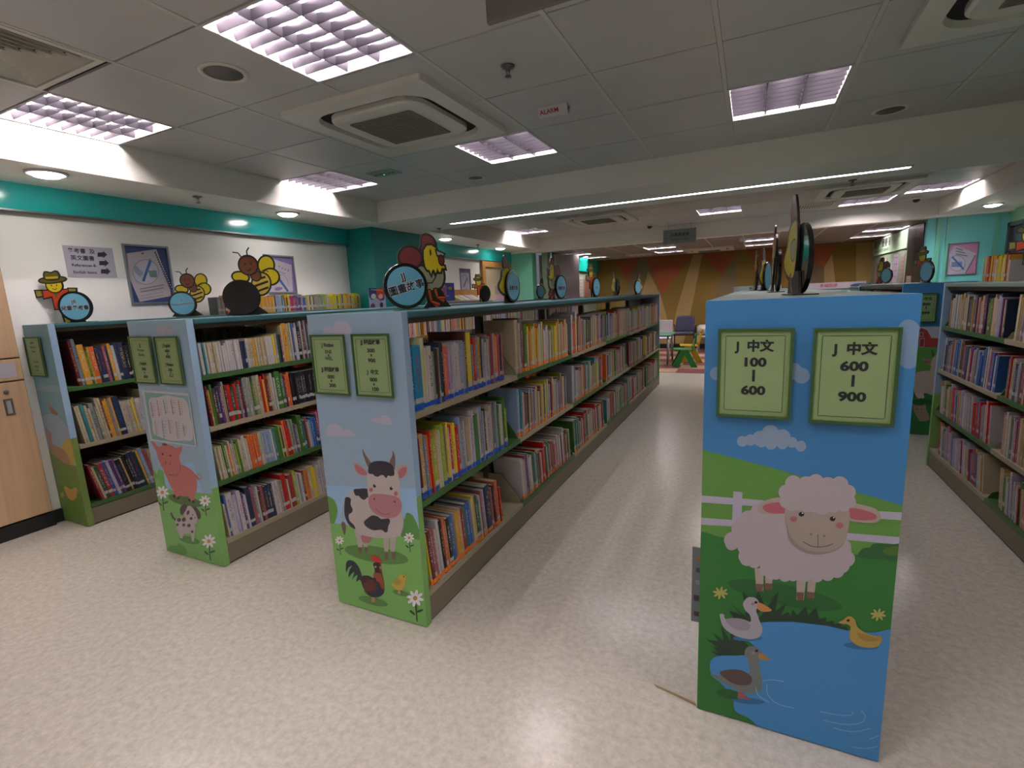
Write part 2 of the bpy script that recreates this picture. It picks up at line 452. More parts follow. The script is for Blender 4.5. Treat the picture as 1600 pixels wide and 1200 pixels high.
DL = mat('downlight_lens', 'ffffff', 0.4, emit=DOWN_E, ecol='fffaf2')
for x, y, l in [(-3.86, 1.66, 'round downlight over the scarecrow sign, leftmost'), (-3.92, 3.46, 'round downlight in the left soffit above the top books'), (-3.93, 6.15, 'round downlight beyond the teal column'), (-4.0, 8.0, 'round downlight in front of the wooden door'),
                (2.62, 8.3, 'round downlight in front of the aqua wall')]:
    t = thing('downlight', l, 'light', (x, y, ZS), 0, 'round downlights')
    MB().lathe([(.075, 0), (.105, 0), (.105, -.006), (.098, -.012), (.08, -.010), (.075, 0)], (x, y, ZS), 28).build('trim_ring', HOUS, t)
    MB().lathe([(.078, -.002), (.076, -.014), (.06, -.024), (.03, -.03), (.0001, -.031)], (x, y, ZS), 28).build('lens', DL, t)
t = thing('wall_washer', 'downlight washing the far teal band', 'light', (-3.3, 10.9, ZC3))
MB().lathe([(.05, -.002), (.05, -.006), (.0001, -.006)], (-3.38, 11.0, ZC3), 20).build('lens', DL, t)
MB().lathe([(.05, 0), (.07, 0), (.07, -.008), (.05, -.008), (.05, 0)], (-3.38, 11.0, ZC3), 20).build('trim_ring', HOUS, t)

# cassette air conditioners
ACW = mat('aircon_white', 'e0dcd4', 0.4); ACG = mat_noise('aircon_grille', '7f776c', '8d8579', 60, 0.6, stretch=(1, 8, 1))
def rsq(hw, r, z, n=6, c=(0, 0)):
    out = []
    for cx, cy, a0 in ((hw-r, hw-r, 0), (-hw+r, hw-r, 90), (-hw+r, -hw+r, 180), (hw-r, -hw+r, 270)):
        for k in range(n+1):
            a = math.radians(a0+90*k/n); out.append((c[0]+cx+r*math.cos(a), c[1]+cy+r*math.sin(a), z))
    return out
def aircon(cx, cy, z, label, hw=.475, dark=False):
    t = thing('air_conditioner', label, 'air conditioner', (cx, cy, z), 0, 'ceiling air conditioners')
    def ring(a, b):                                    # faces between two loops of equal count
        n = len(a); return a+b, [(k, (k+1) % n, n+(k+1) % n, n+k) for k in range(n)]
    m = MB(); lo = z-.03
    def sq_like(hw_, z_):                              # square outline with the same vertex count as the rounded loop
        pts = []
        for sx, sy in ((1, 1), (-1, 1), (-1, -1), (1, -1)):
            pts += [(cx+sx*hw_, cy+sy*hw_, z_)]*7
        return pts
    o1 = rsq(hw, .012, z, 6, (cx, cy)); o2 = rsq(hw, .012, lo, 6, (cx, cy)); i1 = rsq(hw*.80, .16, lo-.002, 6, (cx, cy)); i2 = rsq(hw*.78, .15, z+.0, 6, (cx, cy))
    for a, b in ((o1, o2), (o2, i1), (i1, i2)):
        V, F = ring(a, b); m.grid(V, [f[::-1] for f in F], 0)
    m.build('frame', ACW, t)
    m = MB(); V, F = ring(rsq(hw*.79, .155, z-.004, 6, (cx, cy)), rsq(hw*.60, .12, z-.004, 6, (cx, cy))); m.grid(V, [f[::-1] for f in F])
    m.build('air_slot', DARKG, t)
    m = MB(); a = rsq(hw*.67, .12, z-.006, 6, (cx, cy)); b = rsq(hw*.67, .12, z-.03, 6, (cx, cy)); c = rsq(hw*.64, .11, z-.04, 6, (cx, cy))
    for p, q in ((a, b), (b, c)):
        V, F = ring(p, q); m.grid(V, [f[::-1] for f in F])
    m.face(c[::-1]); m.build('cover', ACW, t)
    m = MB(); g = hw*.44; zz = z-.0405
    m.box(cx-g, cx+g, cy-g, cy+g, zz-.002, zz, 1)
    nb = 22
    for k in range(nb+1): y = cy-g+2*g*k/nb; m.box(cx-g, cx+g, y-.004, y+.004, zz-.006, zz-.002, 0)
    for k in range(4): x = cx-g+2*g*k/3; m.box(x-.005, x+.005, cy-g, cy+g, zz-.007, zz-.002, 0)
    m.build('grille', [ACG, BLACK if dark else ACG], t)
    return t
aircon(-1.945, 2.64, ZC, 'large white ceiling cassette air conditioner above the bookcases')
aircon(1.05, 2.6, ZC, 'ceiling air conditioner with dark grille slats at the top right edge', dark=True)
aircon(-2.05, 7.35, ZC, 'ceiling air conditioner in the left half of the second bay')
aircon(1.15, 7.35, ZC, 'ceiling air conditioner in the right half of the second bay', dark=True)
aircon(-.85, 11.6, ZC3, 'ceiling air conditioner close to the fabric wall')
# linear slot unit far left
def slot_unit(cx, cy, w, h, z, label, name='ceiling_vent', ns=9, along='x'):
    t = thing(name, label, 'vent', (cx, cy, z), 0)
    MB().box(cx-w/2, cx+w/2, cy-h/2, cy+h/2, z-.012, z+.01).build('frame', ACW, t, .004)
    m = MB()
    for k in range(ns):
        if along == 'x': x = cx-w*.44+w*.88*k/(ns-1); m.box(x-w*.018, x+w*.018, cy-h*.4, cy+h*.4, z-.0135, z-.0118)
        else: y = cy-h*.4+h*.8*k/(ns-1); m.box(cx-w*.45, cx+w*.45, y-h*.03, y+h*.03, z-.0135, z-.0118)
    m.build('slots', BLACK, t)
slot_unit(.72, 8.38, .5, .46, ZC, 'slotted air grille beside the second bay air conditioner', ns=15)
slot_unit(-2.3, 11.7, .58, .5, ZC3, 'dark slotted air unit over the reading corner', ns=5)
# square louvre diffuser
t = thing('air_diffuser', 'square four-way air diffuser of nested metal blades', 'vent', (-2.82, 1.09, ZC))
MB().box(-3.105, -2.535, 0.805, .83, ZC-.006, ZC+.02).box(-3.105, -2.535, 1.35, 1.375, ZC-.006, ZC+.02).box(-3.105, -3.08, .83, 1.35, ZC-.006, ZC+.02).box(-2.56, -2.535, .83, 1.35, ZC-.006, ZC+.02).build('frame', ACW, t)
m = MB()
for k in range(7):
    a = .262-.036*k; b_ = a-.016; cx, cy = -2.82, 1.09
    for sx, sy in ((1, 0), (-1, 0), (0, 1), (0, -1)):
        if sx: P = [(cx+sx*b_, cy-b_, ZC+.03), (cx+sx*b_, cy+b_, ZC+.03), (cx+sx*a, cy+a, ZC), (cx+sx*a, cy-a, ZC)]
        else: P = [(cx-b_, cy+sy*b_, ZC+.03), (cx+b_, cy+sy*b_, ZC+.03), (cx+a, cy+sy*a, ZC), (cx-a, cy+sy*a, ZC)]
        m.prism(P, (0, 0, .003))
m.build('blades', ACW, t)
# speakers, sprinklers, cameras, small signs
for x, y, z, r, l in [(-2.23, 1.70, ZC, .105, 'round ceiling speaker left of the nearest light'), (.76, 4.17, ZC, .1, 'round ceiling speaker near the beam, right side'), (-2.28, 4.13, ZC, .085, 'round ceiling speaker near the beam, left side')]:
    t = thing('ceiling_speaker', l, 'speaker', (x, y, z), 0, 'ceiling speakers')
    MB().lathe([(r*.78, .0), (r, .0), (r, -.004), (r*.9, -.008), (r*.78, -.006), (r*.78, 0)], (x, y, z), 28).build('ring', ACW, t)
    MB().lathe([(r*.79, -.002), (r*.79, -.004), (.0001, -.005)], (x, y, z), 28).build('grille', mat('speaker_mesh', '6f6c6a', 0.7), t)
for x, y, z, l in [(-1.08, 2.33, ZC, 'chrome sprinkler head in the main ceiling'), (-3.83, 2.56, ZS, 'sprinkler head under the left soffit'), (.744, 5.33, ZS, 'sprinkler head under the beam, right half'), (-3.44, 5.25, ZS, 'sprinkler head under the beam, left end'), (-4.0, 7.2, ZS, 'sprinkler head in the soffit beyond the column'), (2.86, 8.0, ZS, 'sprinkler head near the aqua wall')]:
    t = thing('sprinkler_head', l, 'sprinkler', (x, y, z), 0, 'sprinkler heads')
    MB().lathe([(.0001, 0), (.034, -.001), (.03, -.007), (.010, -.010), (.010, -.02), (.0001, -.02)], (x, y, z), 20).build('escutcheon', mat('dark_chrome', '6a6866', 0.3, 0.9), t)
    m = MB().tube((x-.008, y, z-.018), (x-.004, y, z-.045), .0022, 6).tube((x+.008, y, z-.018), (x+.004, y, z-.045), .0022, 6).lathe([(.0001, -.044), (.016, -.045), (.016, -.048), (.0001, -.05)], (x, y, z), 16)
    m.build('deflector', mat('dark_chrome'), t)
for x, y, z, l in [(1.93, 8.6, ZC, 'dark dome camera at the right of the second bay'), (-1.55, 8.6, ZC, 'small dome camera above the far bookcase signs')]:
    t = thing('dome_camera', l, 'camera', (x, y, z), 0)
    MB().lathe([(.0001, 0), (.055, 0), (.055, -.02), (.045, -.03), (.0001, -.03)], (x, y, z), 20).build('base', ACW, t)
    MB().lathe([(.042, -.03), (.038, -.05), (.022, -.065), (.0001, -.07)], (x, y, z), 20).build('dome', BLACK, t)
# alarm sign
t = thing('alarm_sign', 'small white bent ceiling sign with red ALARM lettering', 'sign', (-1.08, 2.94, ZC))
m = MB(); x, y = -1.08, 2.94
m.prism([(x-.09, y-.035, ZC), (x+.09, y-.035, ZC), (x+.09, y-.002, ZC-.05), (x-.09, y-.002, ZC-.05)], (0, .003, 0))
m.prism([(x-.09, y+.035, ZC), (x+.09, y+.035, ZC), (x+.09, y+.002, ZC-.05), (x-.09, y+.002, ZC-.05)], (0, -.003, 0))
m.build('bracket', mat('white_acrylic', 'c9c6cc', 0.3), t)
m = MB(); d = Vector((0, .033, -.05)).normalized(); add_text(m, 'ALARM', Vector((x-.02, y-.021, ZC-.024)), (1, 0, 0), -d, .036, .02)
m.build('lettering', mat('sign_red', 'a01c22', 0.5), t)
# emergency light plate
t = thing('emergency_light', 'flush ceiling plate with tiny green glowing lamps', 'light', (-2.82, 3.53, ZC))
MB().box(-2.95, -2.69, 3.45, 3.61, ZC-.008, ZC).build('plate', mat('pale_green_plate', '8f9c96', 0.4), t, .002)
m = MB()
for k in range(5): m.lathe([(.016, 0), (.013, -.006), (.0001, -.007)], (-2.91+.045*k, 3.53, ZC-.008), 12)
m.build('lamp', mat('smoked_lens', '6d8078', 0.2), t)
MB().lathe([(.008, 0), (.0001, -.004)], (-2.82, 3.53, ZC-.015), 10).build('indicator', mat('green_led', '60ff90', 0.4, emit=2.0), t)
# hanging signs
t = thing('hanging_sign', 'dark grey sign board hanging from the ceiling at the top edge', 'sign', (-.2, 1.51, 2.229))
MB().box(-.761, .35, 1.50, 1.52, 2.229, 2.40).build('board', mat('sign_grey', '77716f', 0.5), t, .002)
for x in (-.6, .2): MB().tube((x, 1.51, 2.399), (x, 1.51, 2.479), .004, 8).build('hanger', STEEL, t)
t = thing('hanging_sign', 'silver hanging sign with two lines of lettering on the far beam', 'sign', (-1.12, 8.93, 2.3))
MB().box(-1.385, -.865, 8.93, 8.95, 2.17, 2.40).build('board', mat('silver_board', '8d908f', 0.35, 0.3), t, .003)
m = MB(); m.box(-1.385, -.865, 8.927, 8.93, 2.262, 2.27, 1); add_text(m, '兒童圖書館', (-1.12, 8.928, 2.31), (1, 0, 0), (0, 0, 1), .06, .01); add_text(m, "Children's Library", (-1.12, 8.928, 2.235), (1, 0, 0), (0, 0, 1), .04, .005)
m.build('lettering', [mat('ink_dark', '2c2c30', 0.6), mat('sign_teal_line', '3f7c80', 0.5)], t)
for x in (-1.3, -.95): MB().tube((x, 8.94, 2.39), (x, 8.94, 2.479), .003, 6).build('hanger', STEEL, t)
for x, y, z, l in [(-.17, 9.6, ZC3, 'small white smoke detector in the far ceiling'), (.95, 11.2, ZC3, 'white globe hanging at the far ceiling')]:
    MBo = MB().lathe([(.0001, 0), (.055, 0), (.06, -.03), (.05, -.06 if y < 10 else -.13), (.0001, -.065 if y < 10 else -.16)], (x, y, z), 20)
    tag(MBo.build('smoke_detector' if y < 10 else 'globe_sensor', ACW), l, 'detector')
# ------------------------------------------------------------------ bookcases
H = 1.3655; YF = 1.5694
CREAM = mat('shelf_cream_metal', '958c76', 0.45); GREEN = mat('shelf_green_metal', '3a6034', 0.4)
FRAME = mat('bookcase_brown_metal', '4e463c', 0.45); PLINTH = mat('plinth_taupe', '726b58', 0.5)
TOPM = mat('canopy_teal_grey', '2c585e', 0.5, 0, 0.4); CGREY = mat('far_canopy_grey', '6f7f78', 0.5)
SKYB = mat('panel_edge_blue', '8fabc6', 0.4); GRASSB = mat('panel_edge_green', '76a65c', 0.4); SKYD = mat('panel_edge_deep_blue', '3f83b8', 0.4)
def shelf(parent, xc, xe, y0, y1, z, m, bracket=True):
    """cantilever shelf between bay uprights: xc = spine side, xe = front edge, z = top of the tray"""
    sg = 1 if xe > xc else -1
    b = MB(); b.box(xc, xe, y0, y1, z-.006, z)
    b.box(xe-sg*.012, xe, y0, y1, z-.026, z-.006)
    if bracket:
        for y in (y0, y1-.003):
            b.prism([(xc, y, z), (xe-sg*.012, y, z), (xe-sg*.03, y, z+.035), (xc+sg*.09, y, z+.17), (xc, y, z+.17)], (0, .003, 0))
    return b.build('shelf', m, parent)
def bookcase(label, x0, x1, y0, bays, bay, sides, levels, colours, panel_cols, canopy=TOPM, back=False, ends=(True, True)):
    t = thing('bookcase', label, 'bookcase', ((x0+x1)/2, y0, 0)); y1 = y0+.045+bays*bay
    xc = (x0+x1)/2 if len(sides) == 2 else (x0+.03 if sides == (1,) else x1-.03)
    up, dn, zs = panel_cols
    if ends[0]:
        b = MB(); b.box(x0, x1, y0, y0+.036, 0.004, zs, 1); b.box(x0, x1, y0, y0+.036, zs, H, 0); b.build('end_panel', [up, dn], t)
    b = MB(); b.box(x0, x1, y1, y1+.03, 0.004, zs, 1); b.box(x0, x1, y1, y1+.03, zs, H, 0); b.build('end_panel', [up, dn], t)
    b = MB(); b.box(x0-.004, x1+.004, y0+.037, y1-.001, H-.028, H); b.build('canopy', canopy, t, .006)
    b = MB(); b.box(x0+.02, x1-.02, y0+.037, y1, H-.05, H-.0285)
    b.build('canopy_rail', FRAME, t)
    b = MB(); b.box(x0+.006, x1-.006, y0+.037, y1-.001, 0.010, .12); b.box(x0+.012, x1-.012, y0+.04, y1-.004, 0.001, .010, 1); b.build('plinth', [PLINTH, DARKG], t)
    for k in range(bays+1):
        y = y0+.037+.004+(bay*bays)*k/bays; y = min(y, y1-.05)
        b = MB(); b.box(xc-.02, xc+.02, y, y+.04, .121, H-.051); b.build('upright', FRAME, t)
    if back:
        xb = x0+.004 if sides == (1,) else x1-.008
        MB().box(xb, xb+.004, y0+.037, y1-.001, .121, H-.051).build('back_panel', FRAME, t)
    for sd in sides:
        xe = (x1-.004) if sd > 0 else (x0+.004)
        for li, z in enumerate(levels):
            for k in range(bays):
                c = colours[(li+k) % 2]
                shelf(t, xc+sd*.021, xe, y0+.042+k*bay, y0+.040+(k+1)*bay, z, c)
    return t
BLUE_EDGE = (SKYB, GRASSB, .46)
CX0, CX1 = -1.7351, -1.2271; PX0, PX1 = -3.108, -2.5843; LX0, LX1 = -4.318, -3.9906; SX0, SX1 = -.1212, .3823; RX0, RX1 = 1.2434, 1.747
LV3 = [.95, .562, .15]; LV4 = [1.07, .79, .482, .145]; LV4R = [1.06, .748, .44, .145]
cow = bookcase('long bookcase whose end panel shows the black and white cow and a rooster', CX0, CX1, YF, 6, 1.0, (-1, 1), LV3, (CREAM, GREEN), (SKYB, GRASSB, .60))
pig = bookcase('bookcase whose end panel shows the pink pig and spotted puppy', PX0, PX1, YF, 6, 1.0, (-1, 1), LV4, (GREEN, CREAM), (SKYB, GRASSB, .46))
lef = bookcase('narrow wall bookcase behind the scarecrow sign, llama on its end panel', LX0, LX1, YF, 3, 1.0, (1,), LV3, (GREEN, CREAM), (SKYB, mat('panel_edge_olive', '6c8444', .4), .62), back=True)
shp = bookcase('nearest bookcase with the blue sheep and duck pond end panel', SX0, SX1, YF, 6, 1.0, (-1, 1), LV3, (CREAM, GREEN), (SKYD, mat('panel_edge_dark_green', '2f6a34', .4), .8), canopy=CGREY)
rgt = bookcase('right-hand bookcase cut off by the photo edge', RX0, RX1, 1.55, 3, 1.0, (-1,), LV4R, (GREEN, CREAM), (SKYB, GRASSB, .56), canopy=CGREY, back=True)
got = bookcase('farther right bookcase with the goat and red barn end panel', 1.21, 1.715, 5.55, 2, 1.0, (-1,), LV4R, (GREEN, CREAM), (SKYD, mat('panel_edge_dark_green'), .62), canopy=CGREY, back=True)

# --- printed end panels -------------------------------------------------------------
def frame_sign(parent, case_y, corners, lines, label, hanzi=()):
    """green A4 sign holder on an end panel; corners = photo pixels of TL, TR, BR, BL"""
    P = [at(px, py, y=case_y) for px, py in corners]
    x0 = (P[0].x+P[3].x)/2; x1 = (P[1].x+P[2].x)/2; z1 = (P[0].z+P[1].z)/2; z0 = (P[2].z+P[3].z)/2
    t = thing('sign_holder', label, 'sign', ((x0+x1)/2, case_y, z0), 0)
    e, w_, h_ = .008, x1-x0, z1-z0
    b = MB(); b.box(x0, x1, case_y-.012, case_y-.0102, z0, z1)
    b.build('backing', mat('sign_holder_light_green', '86a060', 0.35), t)
    b = MB()
    for a in ((x0, x1, z1-e, z1), (x0, x1, z0, z0+e)): b.box(a[0], a[1], case_y-.017, case_y-.0125, a[2], a[3])
    for a in ((x0, x0+e, z0+e, z1-e), (x1-e, x1, z0+e, z1-e)): b.box(a[0], a[1], case_y-.017, case_y-.0125, a[2], a[3])
    b.build('frame', mat('sign_frame_dark_green', '30502c', 0.4), t)
    b = MB(); i = .022; q = .0018; yy = case_y-.0127
    b.box(x0+.012, x1-.012, yy, yy+.0004, z0+.012, z1-.012, 0)
    for a in ((x0+i, x1-i, z1-i, z1-i+q), (x0+i, x1-i, z0+i-q, z0+i)): b.box(a[0], a[1], yy-.0006, yy-.0002, a[2], a[3], 1)
    for a in ((x0+i-q, x0+i, z0+i, z1-i), (x1-i, x1-i+q, z0+i, z1-i)): b.box(a[0], a[1], yy-.0006, yy-.0002, a[2], a[3], 1)
    card_ = b.build('card', [mat('sign_card_green', '83996a', 0.35), mat('sign_frame_dark_green')], t)
    b = MB()
    for s, fz, size, dx in lines:
        if s == '|': b.box((x0+x1)/2-.0035+dx, (x0+x1)/2+.0035+dx, yy-.0008, yy-.0004, z1-h_*(fz+size), z1-h_*(fz-size)); continue
        add_text(b, s, ((x0+x1)/2+dx, yy-.0007, z1-h_*fz), (1, 0, 0), (0, 0, 1), size, .045 if s[0] in 'J0123456789' else .02, sx=1.22 if s[0] in '0123456789' else 1.0)
    b.build('lettering', mat('ink_black', '15151a', 0.6), card_)
    MB().box(x0+.03, x1-.03, case_y-.0102, case_y-.0045, z0+.02, z1-.02).build('mounting_pad', mat('sign_frame_dark_green'), t)
    return t
def q6(x, y): return (1080+x/4, 440+y/4)
frame_sign(shp, YF, [q6(170,290), q6(650,290), q6(610,860), q6(158,832)], [('J  中文', .20, .034, 0), ('100', .375, .034, 0), ('|', .52, .065, 0), ('600', .69, .034, 0)], 'left one of the two green signs on the sheep bookcase, 100 to 600')
frame_sign(shp, YF, [q6(760,290), q6(1312,280), q6(1262,895), q6(732,880)], [('J  中文', .22, .034, 0), ('600', .395, .034, 0), ('|', .54, .06, 0), ('900', .71, .034, 0)], 'right one of the two green signs on the sheep bookcase, 600 to 900')
def q3(x, y): return (470+x/5.456, 480+y/5.456)
frame_sign(cow, YF, [q3(92,232), q3(388,230), q3(440,748), q3(155,735)], [('J Fiction', .175, .021, 0), ('ENE', .285, .021, 0), ('|', .34, .016, 0), ('WEL', .395, .021, 0), ('JJ 圖畫故事', .58, .021, 0), ('000', .70, .021, 0), ('|', .765, .018, 0), ('300', .845, .021, .004)], 'left green sign on the cow bookcase, J Fiction, ENE to WEL')
frame_sign(cow, YF, [q3(443,225), q3(765,222), q3(816,770), q3(500,752)], [('JJ 圖畫故事', .135, .021, 0), ('300', .265, .021, 0), ('|', .335, .018, 0), ('900', .42, .021, 0), ('J  中文', .605, .021, 0), ('000', .725, .021, 0), ('|', .795, .018, 0), ('100', .875, .021, .004)], 'right green sign on the cow bookcase, JJ 圖畫故事 300 to 900')
def q1(x, y): return (180+x/6, 500+y/6)
frame_sign(pig, YF, [q1(140,152), q1(345,152), q1(418,600), q1(222,585)], [('JJ', .19, .021, 0), ('Picture', .29, .021, 0), ('Books', .385, .021, 0), ('J English', .57, .021, 0), ('000', .69, .021, 0), ('|', .765, .018, 0), ('400', .855, .021, .004)], 'green framed sign left of two on the pig bookcase, Picture Books')
frame_sign(pig, YF, [q1(378,152), q1(603,152), q1(672,610), q1(458,598)], [('J English', .19, .021, 0), ('400', .30, .021, 0), ('|', .36, .014, 0), ('900', .42, .021, 0), ('J Fiction', .58, .021, 0), ('ABB', .69, .021, 0), ('|', .745, .014, 0), ('ELZ', .81, .021, .004)], 'green framed sign right of two on the pig bookcase, J Fiction')
def q7(x, y): return (x/6.66, 460+y/6.66)
frame_sign(lef, YF, [q7(268,442), q7(425,445), q7(515,860), q7(352,845)], [('Junior', .14, .019, 0), ('Reference', .25, .019, 0), ('Books', .36, .019, 0), ('Oversize', .62, .019, 0), ('Books', .74, .019, 0), ('Folio', .84, .019, 0)], 'green framed sign on the llama end panel by the wall')
frame_sign(got, 5.55, [(1432, 458), (1465, 458), (1461, 503), (1428, 504)], [('J 中文', .2, .03, 0), ('900', .38, .03, 0), ('|', .5, .05, 0), ('999', .68, .03, 0)], 'small green sign above the red barn picture')

# sheep panel
b4 = lambda x0, x1: (x0, x1, .004, H-.001)
A = Art(y=YF, bounds=b4(SX0, SX1))
SKY, HILL, GR, DGR, POND = '3a79ae', '5a8a40', '2c6e30', '244a2c', '3f83be'
A.poly([(1080,440),(1460,440),(1400,1210),(1060,1120)], SKY)
A.view(1080, 440, 4)
for c in ((160,575,44),(230,560,52),(640,560,55),(690,588,52),(600,590,40)): A.ell(c[0], c[1], c[2], c[2]*.95, '7d97b4')
A.ell(1360, 390, 95, 155, '7490ae')
for c in ((320,998,34),(370,990,36),(430,980,48),(495,952,56),(570,975,52),(630,1005,34),(685,1028,34),(500,1010,40),(440,1000,36),(570,1015,34)): A.ell(c[0], c[1], c[2], c[2], '8296ae')
A.view(1080, 720, 4.706)
A.blob([(-40,-90),(120,-70),(400,0),(700,80),(1000,175),(1300,255),(1560,330),(1600,340),(1600,900),(-60,900)], HILL, 4)
A.view(1060, 700, 2.4)
for P_ in ([(70,176),(90,178),(320,196),(320,220),(70,203)], [(70,260),(210,270),(210,294),(70,286)], [(206,162),(240,165),(236,300),(200,300)],
           [(740,236),(860,242),(860,272),(740,264)], [(630,318),(860,336),(860,364),(630,344)]): A.poly(P_, 'a8a4b8')
A.blob([(60,330),(180,338),(420,350),(640,395),(830,420),(900,430),(900,700),(900,1300),(40,1300),(40,600)], GR, 4)
A.blob([(676,408),(690,378),(718,372),(735,358),(800,360),(850,362),(850,425),(760,418)], '2a5c34')
A.ell(808, 386, 42, 17, '4c6a2c')
A.ell(400, 551, 220, 40, '255c2e', 12)
# sheep
WO, WO2, FA = 'a89ea6', 'a79ea4', '9c9088'
for P_ in ([(286,450),(320,450),(318,535),(292,535)], [(325,455),(356,460),(350,528),(326,528)], [(443,480),(480,480),(470,570),(443,570)], [(486,480),(517,488),(508,562),(482,560)]): A.poly(P_, 'a5988f')
for P_ in ([(291,508),(319,510),(315,537),(292,537)], [(326,506),(352,508),(348,532),(326,530)], [(443,540),(471,541),(468,571),(445,570)], [(483,538),(511,541),(506,565),(482,562)]): A.poly(P_, '6e5048')
A.blob([(215,270),(300,220),(400,200),(500,300),(640,350),(630,430),(600,470),(500,485),(400,480),(300,440),(235,400),(210,330)], WO)
for c in ((205,345,34),(228,300,30),(262,262,30),(300,235,28),(200,360,24),(255,405,30),(285,425,26),(258,415,28),(330,455,26),(350,470,24),(400,478,24),(430,480,20),(470,478,26),(520,480,24),(560,475,24),(595,462,26),(612,440,30),(630,415,32),(625,385,24),(610,360,24),(365,470,24)): A.ell(c[0], c[1], c[2], c[2]*.95, WO)
A.blob([(300,218),(320,198),(380,184),(430,200),(430,240),(330,248),(300,240)], 'a2968e')
A.blob([(316,224),(335,208),(410,204),(400,242),(340,242)], 'a75c68')
A.blob([(630,205),(680,210),(740,228),(758,258),(740,278),(680,278),(630,262)], 'a2968e')
A.blob([(636,226),(680,228),(735,246),(738,266),(690,270),(645,262)], 'a75c68')
A.blob([(400,230),(405,300),(415,345),(450,380),(500,398),(560,394),(610,370),(632,320),(636,240),(600,200),(440,200)], '8a7f80')
A.blob([(400,220),(408,290),(425,335),(460,370),(510,388),(570,385),(615,360),(636,310),(640,230),(600,190),(440,190)], FA)
for c in ((430,130,30),(405,165,30),(405,200,26),(425,215,22),(515,125,30),(480,135,32),(560,140,34),(605,135,32),(635,165,30),(640,200,26),(620,215,24),(470,180,55),(560,180,58),(520,190,55),(450,200,36),(600,195,36),(480,215,26),(540,222,28),(580,215,28)): A.ell(c[0], c[1], c[2], c[2]*.95, WO2)
for ex, ey in ((461,247),(578,264)): A.ell(ex, ey, 10.5, 8.5, '141118'); A.ell(ex+4, ey-4, 3, 2.5, 'd0ccd0', n=10)
A.ell(432, 265, 13, 10.5, 'a4626c'); A.ell(604, 289, 13.5, 11, 'a4626c')
A.ell(497, 322, 6, 5, '80736c', n=12); A.ell(546, 328, 6, 5, '80736c', n=12)
A.line([(523,322),(523,370)], 2.2, '3a3034', False); A.line([(468,350),(495,365),(523,370),(555,366),(580,357)], 2.2, '3a3034')
# grass tufts, pond
A.blob([(120,800),(150,778),(230,776),(300,760),(250,710),(240,680),(300,655),(420,648),(560,662),(640,682),(720,690),(770,682),(800,676),(860,676),(860,1300),(380,1300),(300,1050),(215,985),(205,935),(160,880),(125,850)], POND, 5)
TU = '223a2c'
A.poly([(180,565),(250,630),(262,560),(270,600),(300,640),(330,600),(378,528),(362,610),(405,580),(385,625),(412,612),(420,630),(428,603),(445,625),(478,592),(488,628),(515,597),(528,640),(555,633),(552,650),(580,645),(585,658),(605,655),(612,668),(630,668),(638,684),(560,665),(430,650),(300,650),(215,650),(190,608),(240,625)], TU)
A.poly([(240,540),(262,556),(270,575),(285,565),(300,535),(320,580),(300,620),(250,600)], TU)
A.poly([(106,717),(150,724),(130,690),(168,720),(165,690),(158,665),(195,722),(198,685),(215,720),(235,690),(248,725),(262,740),(250,772),(180,774),(150,778),(122,760),(150,765),(130,745),(148,745)], TU)
# white duck
A.ell(260, 712, 56, 10, '2f6a9c')
A.blob([(155,625),(170,622),(180,640),(240,640),(270,650),(268,625),(250,605),(243,580),(262,558),(292,562),(305,590),(292,606),(302,640),(315,680),(300,708),(260,714),(210,700),(170,670)], 'a09ca8')
A.blob([(178,640),(235,638),(268,660),(262,680),(230,682),(200,668)], '8c8892')
A.blob([(300,580),(315,582),(350,606),(320,612),(296,600)], 'c0824a'); A.ell(291,577,6,5,'141118',n=12); A.ell(279,583,7,5,'a0707c',n=12)
# grey goose
A.ell(260, 945, 62, 12, '2f6698', 6); A.ell(190, 920, 48, 18, '255a2a', 10)
A.blob([(120,848),(160,850),(220,840),(265,842),(262,800),(248,770),(258,745),(290,742),(312,765),(302,785),(305,820),(314,880),(300,912),(250,916),(190,890)], '6a7272')
A.blob([(155,840),(190,828),(240,832),(275,858),(265,885),(215,884),(180,865)], '564442')
A.blob([(303,766),(320,772),(345,792),(320,792),(300,784)], 'a87c3c'); A.ell(293,758,6,5,'141118',n=12); A.ell(279,766,7,5,'96767c',n=12)
A.poly([(225,910),(240,912),(250,925),(275,940),(222,935)], '9c5a58')
# yellow duckling
A.ell(684, 740, 66, 13, '2f6a9c', 4)
A.blob([(620,640),(640,628),(660,640),(672,670),(710,695),(750,705),(762,715),(745,742),(700,745),(660,732),(640,705),(645,668),(625,655)], 'a58c44')
A.poly([(740,705),(755,698),(768,722),(745,722)], 'a07c40'); A.blob([(670,690),(710,700),(745,712),(735,722),(690,718)], '927838')
A.poly([(597,652),(622,640),(634,655),(620,658)], 'b08858'); A.ell(636,644,6,5,'141118',n=12); A.ell(651,656,7,5,'a87c5c',n=12)
for cx, cy in ((158,541),(748,622)):
    for k in range(8):
        a = 2*PI*k/8+.2; A.ell(cx+math.cos(a)*17, cy+math.sin(a)*12, 13, 4.5, 'a8a45c', math.degrees(a), 10)
    A.ell(cx, cy, 9, 7, 'a8a45c')
RP = '7fa6cc'
for P_ in ([(315,870),(350,866),(395,872)], [(290,895),(300,925),(340,950)], [(332,885),(335,920),(370,955),(435,972)], [(530,984),(590,996),(645,998),(652,985)], [(545,1018),(620,1032),(680,1028),(700,1005),(685,980)], [(580,1045),(650,1060),(720,1048)], [(650,1117),(700,1122),(745,1115)], [(715,1088),(750,1075)]): A.line(P_, 3, RP)
A.done('printed_artwork', shp)

